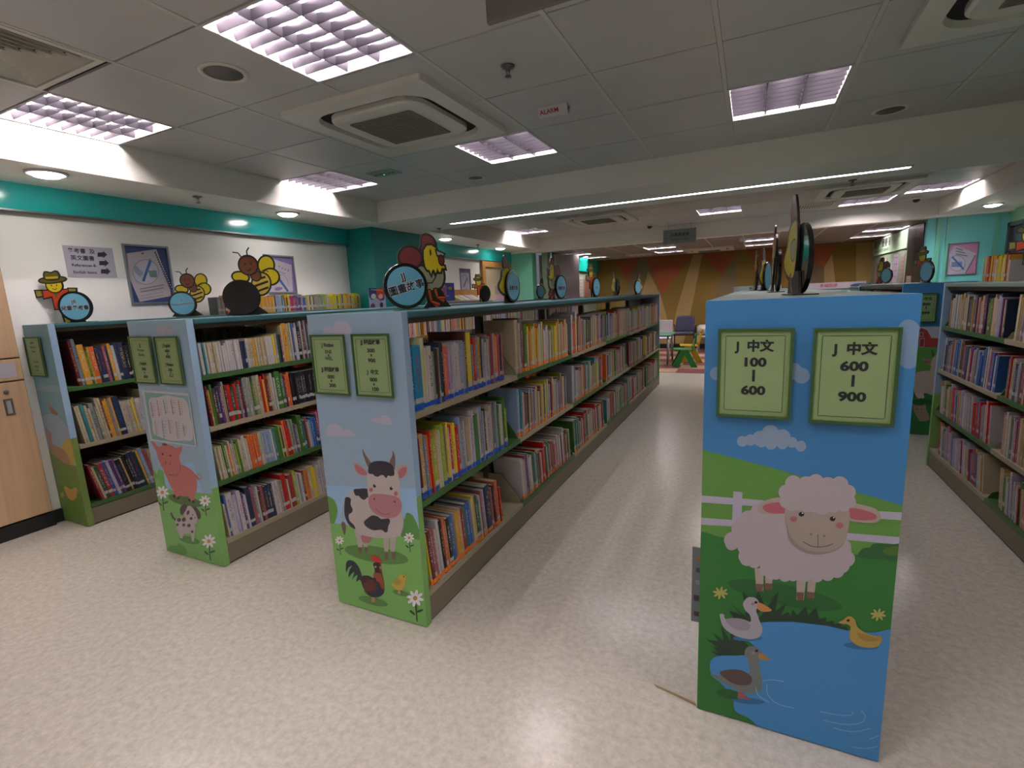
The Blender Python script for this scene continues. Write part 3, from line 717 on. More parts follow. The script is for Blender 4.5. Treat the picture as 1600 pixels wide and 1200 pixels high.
# cow panel
A = Art(y=YF, bounds=b4(CX0, CX1))
A.poly([(450,470),(650,470),(690,1000),(500,960)], '8ba3b8')
A.view(500, 680, 6.667)
A.poly([(-60,520),(1100,560),(1100,1400),(-60,1400)], '8cb0d2')
A.view(470, 480, 5.456)
CL = 'a9a5b8'
for P_ in ([(188,215),(200,175),(235,160),(270,175),(300,125),(350,118),(405,140),(428,220),(300,228),(188,222)], [(222,1085),(235,1010),(285,992),(340,1020),(362,1055),(400,1038),(440,1062),(462,1102),(330,1098)], [(598,970),(630,940),(665,950),(700,922),(755,935),(778,1000),(690,995)]): A.blob(P_, CL)
A.view(500, 680, 6.667)
A.blob([(60,660),(150,680),(184,800),(150,920),(130,1000),(60,1000)], '558a3e')
A.blob([(850,820),(880,880),(900,810),(960,830),(1010,920),(1040,980),(1100,800),(1100,1150),(860,1100)], '4f8440')
A.blob([(0,930),(120,920),(260,930),(450,980),(800,1050),(1100,1100),(1200,1100),(1200,2300),(1000,2300),(0,2300)], '74aa5c', 4)
A.view(510, 840, 8.57)
A.ell(670, 228, 435, 108, '557f42', 10)
A.view(500, 680, 6.667)
A.line([(255,720),(235,800),(240,915)], 14, 'a89c9c'); A.blob([(222,920),(245,902),(268,930),(270,990),(258,1040),(238,1000)], '6e5650')
for P_ in ([(350,960),(450,1000),(440,1170),(400,1170)], [(440,1050),(500,1050),(497,1165),(455,1165)]): A.poly(P_, 'a79d98')
for P_ in ([(655,1040),(722,1040),(712,1210),(672,1210)], [(728,1030),(800,1030),(778,1210),(735,1210)]): A.poly(P_, 'a79d98')
A.view(510, 840, 8.57)
for P_ in ([(430,128),(480,130),(470,212),(440,210)], [(512,122),(556,128),(552,208),(520,200)], [(778,205),(834,208),(828,298),(790,292)], [(872,200),(926,205),(922,298),(888,292)]): A.poly(P_, '6c544c')
A.view(500, 680, 6.667)
A.blob([(430,1050),(480,1030),(540,1050),(525,1110),(490,1125),(445,1110)], 'a06a6c')
A.blob([(255,740),(270,650),(330,580),(420,560),(520,580),(640,700),(830,790),(870,880),(860,980),(820,1050),(700,1070),(560,1065),(400,1020),(340,930),(290,850)], 'b0a6a4')
BK = '2e2a34'
A.blob([(262,660),(290,645),(322,665),(320,720),(342,775),(330,805),(300,830),(310,890),(350,930),(370,970),(355,975),(300,930),(262,850),(254,770)], BK)
A.blob([(352,568),(400,558),(495,560),(515,640),(490,650),(465,672),(430,660),(405,632),(370,625)], BK)
A.blob([(460,900),(490,870),(545,835),(600,845),(640,872),(715,868),(730,900),(712,950),(705,1000),(680,1012),(640,985),(560,990),(500,965),(465,930)], BK)
A.blob([(500,330),(450,200),(445,142),(480,210),(530,285),(540,340)], '6e5a50'); A.blob([(725,290),(755,210),(758,158),(782,220),(785,300),(775,360)], '6e5a50')
for P_, c in (([(345,290),(400,300),(480,370),(500,420),(440,420),(380,390)], 'a89494'), ([(362,312),(400,310),(470,365),(495,410),(440,415),(385,380)], 'a8666e'), ([(800,340),(860,300),(915,320),(910,400),(850,450),(795,440)], 'a89494'), ([(805,400),(850,340),(900,335),(900,390),(850,448),(805,440)], 'a8666e')): A.blob(P_, c)
A.blob([(495,400),(560,330),(700,320),(800,380),(830,480),(838,640),(820,800),(700,840),(560,800),(505,640)], 'b0a6a2')
A.blob([(502,370),(520,300),(570,272),(650,268),(720,285),(765,330),(776,410),(740,425),(710,420),(690,446),(665,420),(640,415),(605,432),(575,425),(550,405),(515,400)], BK)
A.blob([(515,640),(560,612),(680,615),(800,640),(850,700),(845,790),(790,850),(700,862),(600,830),(530,770),(508,700)], 'a8727a')
for ex, ey in ((570,527),(744,553)): A.ell(ex, ey, 16, 18, '141118'); A.ell(ex+7, ey-9, 5, 5, 'd0ccd0', n=10)
A.ell(534,568,19,22,'a4626c'); A.ell(792,607,20,24,'a4626c'); A.ell(567,664,8,11,'4a2a32',20,12); A.ell(780,692,8,12,'4a2a32',-30,12)
A.line([(578,760),(620,800),(680,822),(735,810)], 5, '7c3c48')
A.view(510, 840, 8.57)
A.daisy(178,35,60,stem=200); A.daisy(1110,0,70,stem=190); A.daisy(1193,808,112,stem=310)
A.ell(630, 848, 200, 52, '557f42', 14); A.ell(1000, 740, 112, 32, '557f42', 14)
A.poly([(610,790),(655,790),(660,860),(605,860)], 'a8806c')
NB = '232f3c'
A.blob([(480,520),(440,400),(380,320),(310,300),(270,340),(268,465),(300,400),(350,375),(315,430),(300,525),(340,480),(380,460),(350,560),(380,520),(420,500),(405,585),(450,560),(470,580)], NB, 3)
A.blob([(470,520),(560,505),(640,530),(650,420),(630,350),(680,325),(730,350),(745,460),(775,600),(775,720),(720,785),(620,790),(530,720),(480,620)], '3a2026')
A.blob([(500,700),(600,760),(690,590),(760,640),(776,720),(740,770),(650,798),(560,765)], NB)
A.ell(590,640,85,78,'5c2c28'); A.blob([(640,470),(700,470),(740,490),(775,620),(768,690),(730,650),(715,600),(680,580),(665,540),(638,520)], '8c4628')
A.blob([(612,290),(598,240),(620,235),(630,255),(650,228),(668,255),(690,240),(705,275),(740,295),(742,335),(700,330),(650,320)], 'b02430')
A.ell(664,388,13,13,'b89ca0',n=14); A.poly([(715,375),(750,390),(748,425),(720,420)], 'b08048'); A.ell(735,440,12,24,'a02828')
A.blob([(880,620),(930,570),(980,500),(1020,478),(1065,500),(1080,550),(1060,600),(1055,660),(1000,705),(940,690),(900,655)], 'b09c40'); A.ell(955,590,50,40,'a08a38',-20); A.ell(1042,517,8,9,'141118',n=10); A.poly([(1072,540),(1095,550),(1070,566)], 'b08c50')
A.poly([(965,705),(995,708),(1000,752),(960,748)], 'b08880')
A.done('printed_artwork', cow)

# pig panel
A = Art(y=YF, bounds=b4(PX0, PX1))
A.poly([(190,490),(310,490),(360,900),(250,880)], '8aa6b8')
A.poly([(200,760),(300,720),(360,900),(250,880)], '8cb0d0')
A.view(180, 500, 6)
for c in ((430,100,50),(485,75,38),(520,110,30)): A.ell(c[0], c[1], c[2], c[2], 'a0a0ae')
A.view(210, 680, 5.714)
A.blob([(160,340),(200,345),(215,305),(240,315),(262,335),(290,470),(420,520),(560,515),(720,530),(800,540),(900,1400),(200,1400),(180,800)], '649a50', 4)
A.blob([(170,430),(300,480),(560,520),(720,530),(800,540),(900,1400),(200,1400)], '6fa45a', 3)
A.ell(455,585,158,45,'4c6a40',14)
PK, PD = 'b06a68', 'a25c5c'
for P_ in ([(345,480),(400,500),(395,560),(352,545)], [(480,520),(540,520),(535,590),(488,580)]): A.poly(P_, PK)
for x_, y_ in ((358,545),(393,560),(492,578),(526,592)): A.ell(x_, y_, 12, 14, '2c2024', n=12)
A.line([(545,345),(570,395),(595,375),(580,345),(562,360),(575,392)], 7, PD)
A.blob([(265,290),(400,260),(480,290),(545,350),(560,440),(545,520),(480,545),(400,535),(340,480),(300,400)], PK)
A.blob([(148,62),(175,60),(215,105),(270,82),(340,95),(375,115),(425,100),(420,150),(400,190),(415,260),(405,330),(365,362),(300,350),(250,290),(210,200),(195,140)], PK)
A.line([(412,265),(405,325),(375,358),(305,355)], 5, '7c4040'); A.line([(305,350),(330,355),(355,345)], 4, '5c3030')
for x_, y_ in ((253,168),(323,181)): A.ell(x_, y_, 8, 9, '1c1418', n=12)
for x_, y_ in ((280,245),(320,255)): A.ell(x_, y_, 6, 17, '7c4448', 0, 12)
A.ell(272, 82, 26, 9, '6c3c40', 10)
A.daisy(250,510,58,stem=165); A.daisy(632,585,50,stem=135); A.daisy(667,945,62,stem=170)
A.ell(495,935,95,32,'4a7c3c',12)
DW, DB = 'a8a0a2', '483840'
A.blob([(380,985),(400,960),(460,1010),(462,1065),(300,1060),(310,990)], '588c44')
for P_ in ([(390,820),(425,840),(435,920),(410,918)], [(412,850),(440,850),(440,905),(425,905)], [(505,830),(545,830),(535,948),(515,945)]): A.poly(P_, DW)
A.line([(330,690),(345,730),(372,755)], 16, DB)
A.blob([(372,755),(430,725),(480,760),(540,800),(545,850),(500,880),(400,870),(378,810)], DW)
A.blob([(450,720),(445,670),(465,640),(500,630),(540,650),(565,700),(565,760),(540,800),(490,790)], DW)
A.blob([(415,640),(450,612),(475,635),(450,690),(425,712),(410,680)], '4c3c3c'); A.blob([(512,632),(550,640),(590,690),(592,740),(570,745),(550,690),(530,655)], '4c3c3c')
for x_, y_, a_, b_ in ((482,690,13,22),(445,752,18,20),(402,755,18,18),(388,798,12,12),(445,800,14,14),(490,805,16,16),(520,860,12,12)): A.ell(x_, y_, a_, b_, DB, 20, 14)
A.ell(510,742,14,12,'1c1418',n=12); A.ell(525,710,5,7,'1c1418',n=10); A.ell(545,735,5,5,'1c1418',n=10)
A.done('printed_artwork', pig)
# white and teal booklist poster on the pig panel
pt = thing('poster', 'white and teal booklist poster above the pig picture', 'poster', (-2.9, YF-.002, .7))
A = Art(y=YF-.003, bounds=None); A.k = 4
A.view(180, 500, 6)
A.poly([(250,655),(690,690),(765,1190),(330,1130)], 'b4b4b8'); A.poly([(272,675),(685,712),(748,1178),(345,1115)], '6f9c9c')
A.blob([(320,740),(400,725),(480,705),(560,720),(640,735),(680,790),(700,900),(720,1000),(725,1120),(640,1130),(520,1130),(430,1100),(360,1060),(345,950),(325,850)], 'b4b2b8')
for i_, (x_, y0_, y1_, c) in enumerate(((345,780,910,'8c6c9c'),(405,760,905,'b07c84'),(465,760,880,'6c9c7c'),(535,750,885,'a8647c'),(605,765,895,'b0785c'),(380,950,1085,'b0a484'),(450,945,1110,'7c98b0'),(510,940,1070,'b07c90'),(580,960,1110,'a88890'),(645,990,1085,'8ca07c'))):
    A.line([(x_-(14 if i_ < 5 else 10), y0_-10),(x_+10,y1_)], 8, c, False)
    for k in range(6): yy = y0_+(y1_-y0_)*k/6; A.line([(x_, yy+2),(x_+32, yy+6)], 4, c if k % 2 else '9a94a0', False)
A.done('sheet', pt, PAPER)

# llama panel at the wall
A = Art(y=YF, bounds=b4(LX0, LX1))
A.poly([(20,490),(80,490),(150,850),(80,840)], '6f97a2')
A.view(0, 460, 3)
A.blob([(165,440),(190,420),(215,430),(250,425),(300,445),(300,460),(170,450)], '86a2a8')
A.blob([(185,590),(230,560),(290,590),(350,700),(330,760),(240,760),(200,660)], '8fa0b0')
A.blob([(290,720),(340,670),(380,700),(380,900),(330,900)], 'b09a44')
A.poly([(345,780),(352,778),(362,860),(354,862)], 'aaa894'); A.poly([(335,800),(375,795),(376,804),(336,809)], 'aaa894')
A.blob([(215,615),(225,635),(240,650),(248,700),(300,730),(330,790),(330,850),(240,790),(232,700),(220,660)], '9c7860')
A.blob([(225,740),(260,760),(300,790),(400,850),(400,1150),(260,1150),(240,900)], '66803c', 4)
A.blob([(240,900),(400,960),(420,1150),(270,1150)], '5c7c34', 4)
A.blob([(300,905),(310,900),(335,915),(350,905),(362,915),(355,955),(335,965),(315,945)], 'b08844'); A.blob([(285,935),(295,925),(300,945),(288,950)], 'b08844')
A.blob([(228,515),(240,525),(260,545),(272,560),(262,566),(240,552)], '8c6a54'); A.ell(238,522,8,5,'a08c70',30)
A.done('printed_artwork', lef)

# goat and barn panel, far right
A = Art(y=5.55, bounds=(1.21, 1.715, .004, H-.001), step=.00006)
A.poly([(1400,430),(1500,430),(1500,700),(1400,700)], '4180b8')
A.view(1390, 420, 7.5)
A.blob([(330,700),(370,682),(600,680),(700,700),(700,860),(330,860)], 'b0b0c0', 3)
A.poly([(335,740),(365,690),(440,720),(490,810),(620,815),(620,920),(335,915)], 'a03c3c'); A.poly([(350,815),(412,812),(405,918),(345,918)], 'b8a0a4'); A.poly([(357,822),(405,820),(398,912),(352,912)], '8c2c34')
A.poly([(350,745),(395,745),(393,795),(350,795)], 'b8a8ac'); A.poly([(357,752),(388,752),(387,788),(357,788)], '6c3036')
A.poly([(280,920),(800,918),(800,1400),(250,1400)], '558c40')
A.view(1390, 560, 6)
A.poly([(200,250),(300,300),(480,330),(480,720),(150,720)], '2c6c38')
A.ell(320, 410, 130, 26, '24542c')
A.view(1390, 420, 7.5)
A.blob([(490,940),(525,1000),(545,1060),(520,1075),(500,1020)], '5c4a44'); A.blob([(380,1060),(420,1055),(500,1080),(490,1118),(430,1110)], 'a08c80'); A.blob([(395,1072),(440,1070),(495,1090),(480,1110),(420,1100)], '9c5c60')
A.view(1390, 560, 6)
A.blob([(240,150),(300,120),(380,110),(385,40),(420,-20),(470,-20),(470,330),(330,325),(325,370),(290,372),(260,370),(230,300)], 'b8a69c')
A.blob([(222,430),(250,440),(310,440),(335,430),(345,480),(370,540),(365,580),(290,590),(265,560),(235,510),(220,470)], '94806e'); A.ell(255,475,5,5,'141118'); A.ell(298,475,5,5,'141118')
A.done('printed_artwork', got)
# ------------------------------------------------------------------ books
BK_M = mat('book_cover', 'ffffff', 0.42, 0, 0.4); N, L, b = nodes(BK_M)
_a = N.new('ShaderNodeAttribute'); _a.attribute_name = 'Col'
_u = N.new('ShaderNodeUVMap'); _u.uv_map = 'UVMap'; _s = N.new('ShaderNodeSeparateXYZ'); L.new(_u.outputs[0], _s.inputs[0])
# UV: u = 0..1 across the spine plus an integer per book, v = 0..1 up the spine; the printed title is blocky noise in a band of v
_mp = N.new('ShaderNodeMapping'); _mp.inputs['Scale'].default_value = (3.2, 34, 1); L.new(_u.outputs[0], _mp.inputs['Vector'])
_n = N.new('ShaderNodeTexNoise'); _n.inputs['Scale'].default_value = 1.0; _n.inputs['Detail'].default_value = 2; L.new(_mp.outputs[0], _n.inputs['Vector'])
def _m(op, a, bb=None):
    q = N.new('ShaderNodeMath'); q.operation = op
    for i, vv in enumerate((a, bb)):
        if vv is None: continue
        if isinstance(vv, (int, float)): q.inputs[i].default_value = vv
        else: L.new(vv, q.inputs[i])
    return q.outputs[0]
_fu = _m('FRACT', _s.outputs[0])
band_ = _m('MULTIPLY', _m('GREATER_THAN', _s.outputs[1], .33), _m('LESS_THAN', _s.outputs[1], .86))
mid_ = _m('MULTIPLY', _m('GREATER_THAN', _fu, .26), _m('LESS_THAN', _fu, .74))
ink_ = _m('MULTIPLY', _m('MULTIPLY', band_, mid_), _m('GREATER_THAN', _n.outputs['Fac'], .54))
_w = N.new('ShaderNodeTexWhiteNoise'); _w.noise_dimensions = '1D'; L.new(_m('FLOOR', _s.outputs[0]), _w.inputs['W'])
_ri = N.new('ShaderNodeValToRGB'); _ri.color_ramp.interpolation = 'CONSTANT'
_ri.color_ramp.elements[0].position = 0; _ri.color_ramp.elements[0].color = lin('c4c0b8')
_ri.color_ramp.elements[1].position = .45; _ri.color_ramp.elements[1].color = lin('24242c')
for p_, c_ in ((.7, 'c8a040'), (.82, '9c2c34'), (.91, '2c4c8c')):
    e_ = _ri.color_ramp.elements.new(p_); e_.color = lin(c_)
L.new(_w.outputs['Value'], _ri.inputs['Fac'])
_x = N.new('ShaderNodeMix'); _x.data_type = 'RGBA'; L.new(_m('MULTIPLY', ink_, .75), _x.inputs[0]); L.new(_a.outputs['Color'], _x.inputs[6]); L.new(_ri.outputs['Color'], _x.inputs[7])
L.new(_x.outputs[2], b.inputs['Base Color'])
PAGES = mat_noise('book_pages', '9c9484', 'b4ab9c', 260, 0.85, stretch=(.05, 6, .05), spec=.1)
LABEL = attr_mat('spine_label_print', 0.4)

PAL = {'sk': ('1f7aa0', 'blue'), 'pg': ('a8b088', 'pale green'), 'wg': ('b0a8a0', 'white'), 'gg': ('7c8474', 'grey-green'), 'nv': ('24304c', 'navy'), 'bk': ('1c1a1e', 'black'),
 'oy': ('c08a34', 'ochre'), 'pk': ('b0607c', 'pink'), 'wh': ('aeaaac', 'white'), 'pw': ('9c94b0', 'lilac'), 'bw': ('7890b0', 'pale blue'), 'gy': ('7c7c80', 'grey'), 'br': ('4a2c22', 'brown'),
 'ye': ('c8b428', 'yellow'), 'bg': ('66788c', 'blue-grey'), 'rd': ('b01c18', 'red'), 'oc': ('b08838', 'ochre'), 'lg': ('94929a', 'light grey'), 'cr': ('8c2c38', 'crimson'), 'or': ('c8602c', 'orange'),
 'rs': ('94545c', 'dusky pink'), 'tn': ('a88c5c', 'tan'), 'gn': ('3c6c2c', 'green'), 'lm': ('8c9c38', 'lime'), 'dg': ('1f4a34', 'dark green'), 'cm': ('aa9f82', 'cream'), 'bl': ('2c5c9c', 'bright blue'),
 'tl': ('2c7478', 'teal'), 'pu': ('5c3c70', 'purple'), 'mg': ('a02860', 'magenta'), 'ma': ('5c2024', 'maroon'), 'go': ('c49030', 'golden')}
KEYS = list(PAL)
MIX = 'wh wh wh cm cm lg gy bw pw rd or ye oc tn gn lm tl bl nv bk br cr pk rs pg go wh cm ma dg'.split()
MIXP = 'wh wh wh cm pw rs pk cr lg wh pw rd wh bl gy cm tn gn'.split()          # the paler rows on the right
TAPES = {'blue': '1c50b4', 'orange': 'de7a20', 'red': 'b83430', 'lime': 'a0a83c', 'none': None}
BOOKS = []                 # every book as a spec; the ones that show largest become objects of their own
_uid = [0]
rb = random.Random(11)
def row(case, xe, sd, y0, y1, z, seq='', tape='none', lean=0.0, hr=(.19, .27), mix=MIX, fill=True, vis=1.0, where='', tail_gap=0.0, depth=(.15, .21), tw=(.007, .021), white=.72, order=1, setback=.007, ordinal=True):
    """stand books along a shelf: y0 = near end, spines at x = xe - sd*setback, tops leaning toward the near end by lean degrees"""
    a = math.radians(lean); k = 0
    toks = []
    for tk in seq.split():
        n = 1
        if '*' in tk: tk, n = tk.split('*'); n = int(n)
        col = tk[:2]; rest = tk[2:]; th = hh = None
        if '/' in rest: rest, hh = rest.split('/'); hh = int(hh)/1000
        if rest: th = int(rest)/1000
        toks += [(col, th, hh)]*n
    hmax = max([hr[1]+.015]+[q[2] or 0 for q in toks])
    y = y0 + (math.sin(a)*hmax if a > 0 else 0)
    end = y1 - tail_gap - (math.sin(-a)*hmax if a < 0 else 0)
    if not fill:                      # listed rows: the listed books share out the length they fill
        tot = sum((q[1] or sum(tw)/2) for q in toks)/math.cos(a)
        while tot*1.12 < end-y:
            j_ = rb.randrange(len(toks)); w_ = rb.uniform(*tw); toks.insert(j_, (toks[j_][0] if rb.random() < .5 else rb.choice(mix), w_, (toks[j_][2]-rb.choice((0, .004, .012))) if toks[j_][2] else None)); tot += w_
        kf = min(1.3, (end-y)/tot*.985); toks = [(q[0], (q[1] or sum(tw)/2)*kf, q[2]) for q in toks]
    i = 0; base_h = rb.uniform(*hr); runc = rb.choice(mix)
    while True:
        if i < len(toks): col, th, hh = toks[i]
        elif fill:
            if rb.random() < .35 or i == 0: runc = rb.choice(mix); base_h = rb.uniform(*hr)
            col = runc if rb.random() < .35 else rb.choice(mix); th = hh = None
        else: break
        i += 1
        th = th or rb.uniform(*tw); hh = hh or min(max(base_h+rb.uniform(-.022, .022), hr[0]-.02), hr[1]+.015)
        if y + th/math.cos(a) > end: break
        _uid[0] += 1; k += 1
        lab = white and rb.random() < white
        BOOKS.append(dict(x=xe-sd*(setback+rb.uniform(0, .008)), y=y, z=z+.0004+(th*math.sin(-a) if a < 0 else 0), sd=sd, a=a, t=th-.0006, h=hh, d=min(rb.uniform(*depth), .212, hh*.92), col=col, tape=TAPES[tape] if (tape != 'none' and rb.random() < .85) else None,
                          label=lab, where=where, k=k, vis=vis, uid=_uid[0], case=case, jz=rb.uniform(-.003, .004)))
        y += th/math.cos(a) + (0.0002)
    return y

def spine_world(B):
    return Vector((B['x'], B['y']+B['t']/2, B['z']+B['h']/2))
def size_in_photo(B):
    p = spine_world(B)-CAM_POS; dz = p.dot(FV)
    if dz < .3: return 0
    px, py = 800+FPX*p.dot(RV)/dz, 600-FPX*p.dot(UV)/dz
    if px < 2 or px > 1600: return 0
    dirn = p.normalized(); foreshort = abs(dirn.x)
    return B['vis']*B['t']*B['h']*foreshort*(FPX/dz)**2

def book_parts(B, T, stuffmb=None):
    """the closed book in local frame: spine at x=0 facing +x, thickness +y, height z"""
    t, h, d = B['t'], B['h'], B['d']; c = lin(PAL[B['col']][0]); r_ = min(t*.22, .004); u0 = float(B['uid'])
    seg = [(0-r_, 0), (-r_*.25, t*.12), (0, t*.35), (0, t*.65), (-r_*.25, t*.88), (-r_, t)]
    cw = min(.0022, t*.18)
    cov, pg, lb, tp = MB(), MB(), MB(), MB()
    tgt = cov if stuffmb is None else stuffmb
    def V(x, y, z): return T @ Vector((x, y, z))
    if stuffmb is None:
        out = [(-d, 0)] + seg + [(-d, t)]; inn = [(-d, t-cw), (-r_-cw, t-cw), (-r_-cw, cw), (-d, cw)]
        ring = out + inn
        for i in range(len(seg)-1):
            (xa, ya), (xb, yb) = seg[i], seg[i+1]
            cov.face([V(xa, ya, 0), V(xb, yb, 0), V(xb, yb, h), V(xa, ya, h)], 0, c, [(u0+ya/t*.98+.01, 0), (u0+yb/t*.98+.01, 0), (u0+yb/t*.98+.01, 1), (u0+ya/t*.98+.01, 1)], True)
        cov.face([V(-d, 0, 0), V(-r_, 0, 0), V(-r_, 0, h), V(-d, 0, h)], 0, c)
        cov.face([V(-r_, t, 0), V(-d, t, 0), V(-d, t, h), V(-r_, t, h)], 0, c)
        for i in range(3):
            (xa, ya), (xb, yb) = inn[i], inn[i+1]
            cov.face([V(xa, ya, 0), V(xb, yb, 0), V(xb, yb, h), V(xa, ya, h)], 0, c)
        cov.face([V(-d, t, 0), V(-d, t-cw, 0), V(-d, t-cw, h), V(-d, t, h)], 0, c); cov.face([V(-d, cw, 0), V(-d, 0, 0), V(-d, 0, h), V(-d, cw, h)], 0, c)
        cov.face([V(x, y, h) for x, y in ring], 0, c); cov.face([V(x, y, 0) for x, y in ring[::-1]], 0, c)
        pb = [(-d+.003, cw+.0001), (-r_-cw-.0003, cw+.0001), (-r_-cw-.0003, t-cw-.0001), (-d+.003, t-cw-.0001)]
        pg.prism([V(x, y, .002) for x, y in pb], (T.to_3x3() @ Vector((0, 0, h-.0045))))
    else:
        f = tgt.face
        f([V(0, 0, 0), V(0, t, 0), V(0, t, h), V(0, 0, h)], 0, c, [(u0+.01, 0), (u0+.99, 0), (u0+.99, 1), (u0+.01, 1)])
        f([V(-d, 0, 0), V(0, 0, 0), V(0, 0, h), V(-d, 0, h)], 0, c); f([V(0, t, 0), V(-d, t, 0), V(-d, t, h), V(0, t, h)], 0, c)
        f([V(-d, 0, h), V(0, 0, h), V(0, t, h), V(-d, t, h)], 0, lin('9c9484')); f([V(-d, t, 0), V(-d, 0, 0), V(-d, 0, h), V(-d, t, h)], 0, lin('9c9484'))
        f([V(-d, 0, 0), V(-d, t, 0), V(0, t, 0), V(0, 0, 0)], 0, c)
    # label and colour tape hug the spine
    def strip(mb_, z0, z1, col):
        e = .0005
        if stuffmb is not None:
            mb_.face([V(e, 0, z0), V(e, t, z0), V(e, t, z1), V(e, 0, z1)], 0, col)
        else:
            for i in range(len(seg)-1):
                (xa, ya), (xb, yb) = seg[i], seg[i+1]
                mb_.face([V(xa+e, ya, z0), V(xb+e, yb, z0), V(xb+e, yb, z1), V(xa+e, ya, z1)], 0, col)
            mb_.face([V(-.012, -.0002, z0), V(-r_+e, -.0002, z0), V(-r_+e, -.0002, z1), V(-.012, -.0002, z1)], 0, col)
    if B['tape']: strip(tp if stuffmb is None else tgt, .004, .025+B['jz'], lin(B['tape']))
    if B['label']: strip(lb if stuffmb is None else tgt, .030+B['jz'], .050+B['jz']*2, lin('aaa6a6'))
    return cov, pg, lb, tp

ORD = ('first second third fourth fifth sixth seventh eighth ninth tenth eleventh twelfth thirteenth fourteenth fifteenth sixteenth seventeenth eighteenth nineteenth twentieth').split()
TENS = {2: 'twenty', 3: 'thirty', 4: 'forty', 5: 'fifty', 6: 'sixty', 7: 'seventy', 8: 'eighty'}
TH = {2: 'twentieth', 3: 'thirtieth', 4: 'fortieth', 5: 'fiftieth', 6: 'sixtieth', 7: 'seventieth', 8: 'eightieth'}
def ordn(k):
    if k <= 20: return ORD[k-1]
    q, r_ = divmod(k, 10)
    return TH[q] if r_ == 0 else TENS[q]+'-'+ORD[r_-1]

# cow bookcase, the side facing the aisle (six bays, three shelves)
cy = lambda k: (YF+.05+k*1.0, YF+.035+(k+1)*1.0)
XC = CX1-.004
W = lambda bay, sh: ('%s shelf, cow bookcase %s bay' % (sh, ('nearest', 'second', 'third', 'fourth', 'fifth', 'last')[bay]))
A0, A1 = cy(0)
row(cow, XC, 1, A0, 2.45, LV3[0], 'sk52/272 pg26/300 wg28/262 gg12 nv14 gg10 nv18/262 bk14 or24/250 pk16 pw18 wh18 wh14 wh14 bw18/250 lg8 gy12 br18/300 ye40/292 bg12 rd24/262 bg10 gy12 oc20/262 nv22/262 lg24 wh12 gy12 cr18 bk10/268 lg10 or10 or12 oy14 rs22/255 rs12', 'blue', hr=(.245, .265), fill=False, where=W(0, 'top'), white=.7)
row(cow, XC, 1, A0, 2.47, LV3[1], 'tn34/285 bg14 or16/270 rd10/280 lm26/250 wh10 pg12 lm10 dg10 tn12 ye12 wh8 ye12 rd16/250 rd16/250 bw12 gy26/262 wh8 tn24/262 wh10 pw20/268 wh10 gn40/265 wh10 gg16 lg10 br14 pg18 cm14 lg10 rs12 tl12 bg14 lg8 gn20/260 wh10 gn16 lm14/220', 'blue', hr=(.25, .28), fill=False, where=W(0, 'middle'), white=.5, lean=2)
row(cow, XC, 1, A0, 2.36, LV3[2], 'ye9 ma22/262 rs12 wh10 gg10 wh20/282 bk18/270 or12/280 rs9 go10 bk24/255 bl26/255 go20/250 go18/250 cr20/250 gn12/250 bl26/258 bl14/250 gy14 wh8 ye14 gy8 dg22/262 gn12 wh8 pw16 rs10 gy12 pw18/262 nv50/270 rs16 or30/262 bk12/240 rd14/210', 'orange', hr=(.25, .265), fill=False, where=W(0, 'bottom'), white=.4, lean=6)
for k in range(1, 6):
    a0, a1 = cy(k); tp = ['orange', 'orange', 'lime', 'red', 'none'][k-1]
    row(cow, XC, 1, a0, a1-.04, LV3[0], {1: 'cm30/320 tn18/320 wh14/300 gy12/330 br12/330 lg10/315 cr26/290 gn22/290 gn20/285 wh10 ye18/270', 2: 'lg26/300 wh20/300 rd18/240 rd14/240 or16/240 or12 ye14 wh20/320 lg16/310'}.get(k, ''), tp, hr=(.23, .27), where=W(k, 'top'), tail_gap=.02, mix=MIX if k != 1 else 'ye or cm pg rd oc tn wh ye lm cm'.split())
    row(cow, XC, 1, a0, a1-.05, LV3[1], {1: 'bw34/300 tl20/290 gg12 wh12 rs14 cr14 bk14 gg12', 2: 'lg34/295 lg30/290 tl24/285 wh20 lg20 nv12 wh22 cm14 rs20', 3: 'or20/270'}.get(k, ''), tp, hr=(.235, .275), where=W(k, 'middle'), tail_gap=.05, lean=0 if k < 3 else 3)
    row(cow, XC, 1, a0, a1-.05, LV3[2], {1: 'wh36/270 wh20/260 rs12 bl16/230 bl14 go16 wh30/250 wh28/250 gn12', 2: 'gn26/270 tl30/270 tl26/270 gn24/280 gg16 rs14'}.get(k, ''), tp, hr=(.22, .275), where=W(k, 'bottom'), lean=7 if k < 3 else 4, mix='wh cr rs gn wh tl cm lg rd gn wh'.split())
# and its far side, seen in the gaps
for k in range(6):
    a0, a1 = cy(k)
    for li, hr in ((0, (.19, .25)), (1, (.2, .26)), (2, (.2, .26))):
        row(cow, CX0+.004, -1, a0, a1-.2, LV3[li], hr=hr, vis=0, white=.8)
# pig bookcase, right side
XP = PX1-.004
Wp = lambda sh: '%s shelf of the pig bookcase' % sh
p0, p1 = cy(0)
row(pig, XP, 1, p0, 2.60, LV4[0], 'wh16/168*2 cm15/166*3 wh14/168*6 cm15/166*5 wh15/168*3 ye18/175 lg12/180 bk10/170 rs10/175 go30/238 cm14/238 wh10 bk26/210 ma16 gy12 nv14 gg12 ye12 gn16 rs20/230 cr16/230 wh12 tl14 tl12 nv14 pw12', hr=(.21, .23), fill=False, where=Wp('top'), lean=2, depth=(.12, .15))
row(pig, XP, 1, p0, p1-.02, LV4[1], 'ma12 oc10 gn12 br16 nv14 pu14 gy10 ma10 rd20/205 rd14/205 dg10 gy8 rd10 nv12 gy12 gg10 lg12 gg12 gn12 gg22/230 cm22/230 rd8 ma16 tn16 wh10 gn34/230 gn12 pu12 ma10 or12 or16/215 bk14/205 bk18 bk14/205*22', hr=(.195, .215), fill=False, where=Wp('second'), lean=3)
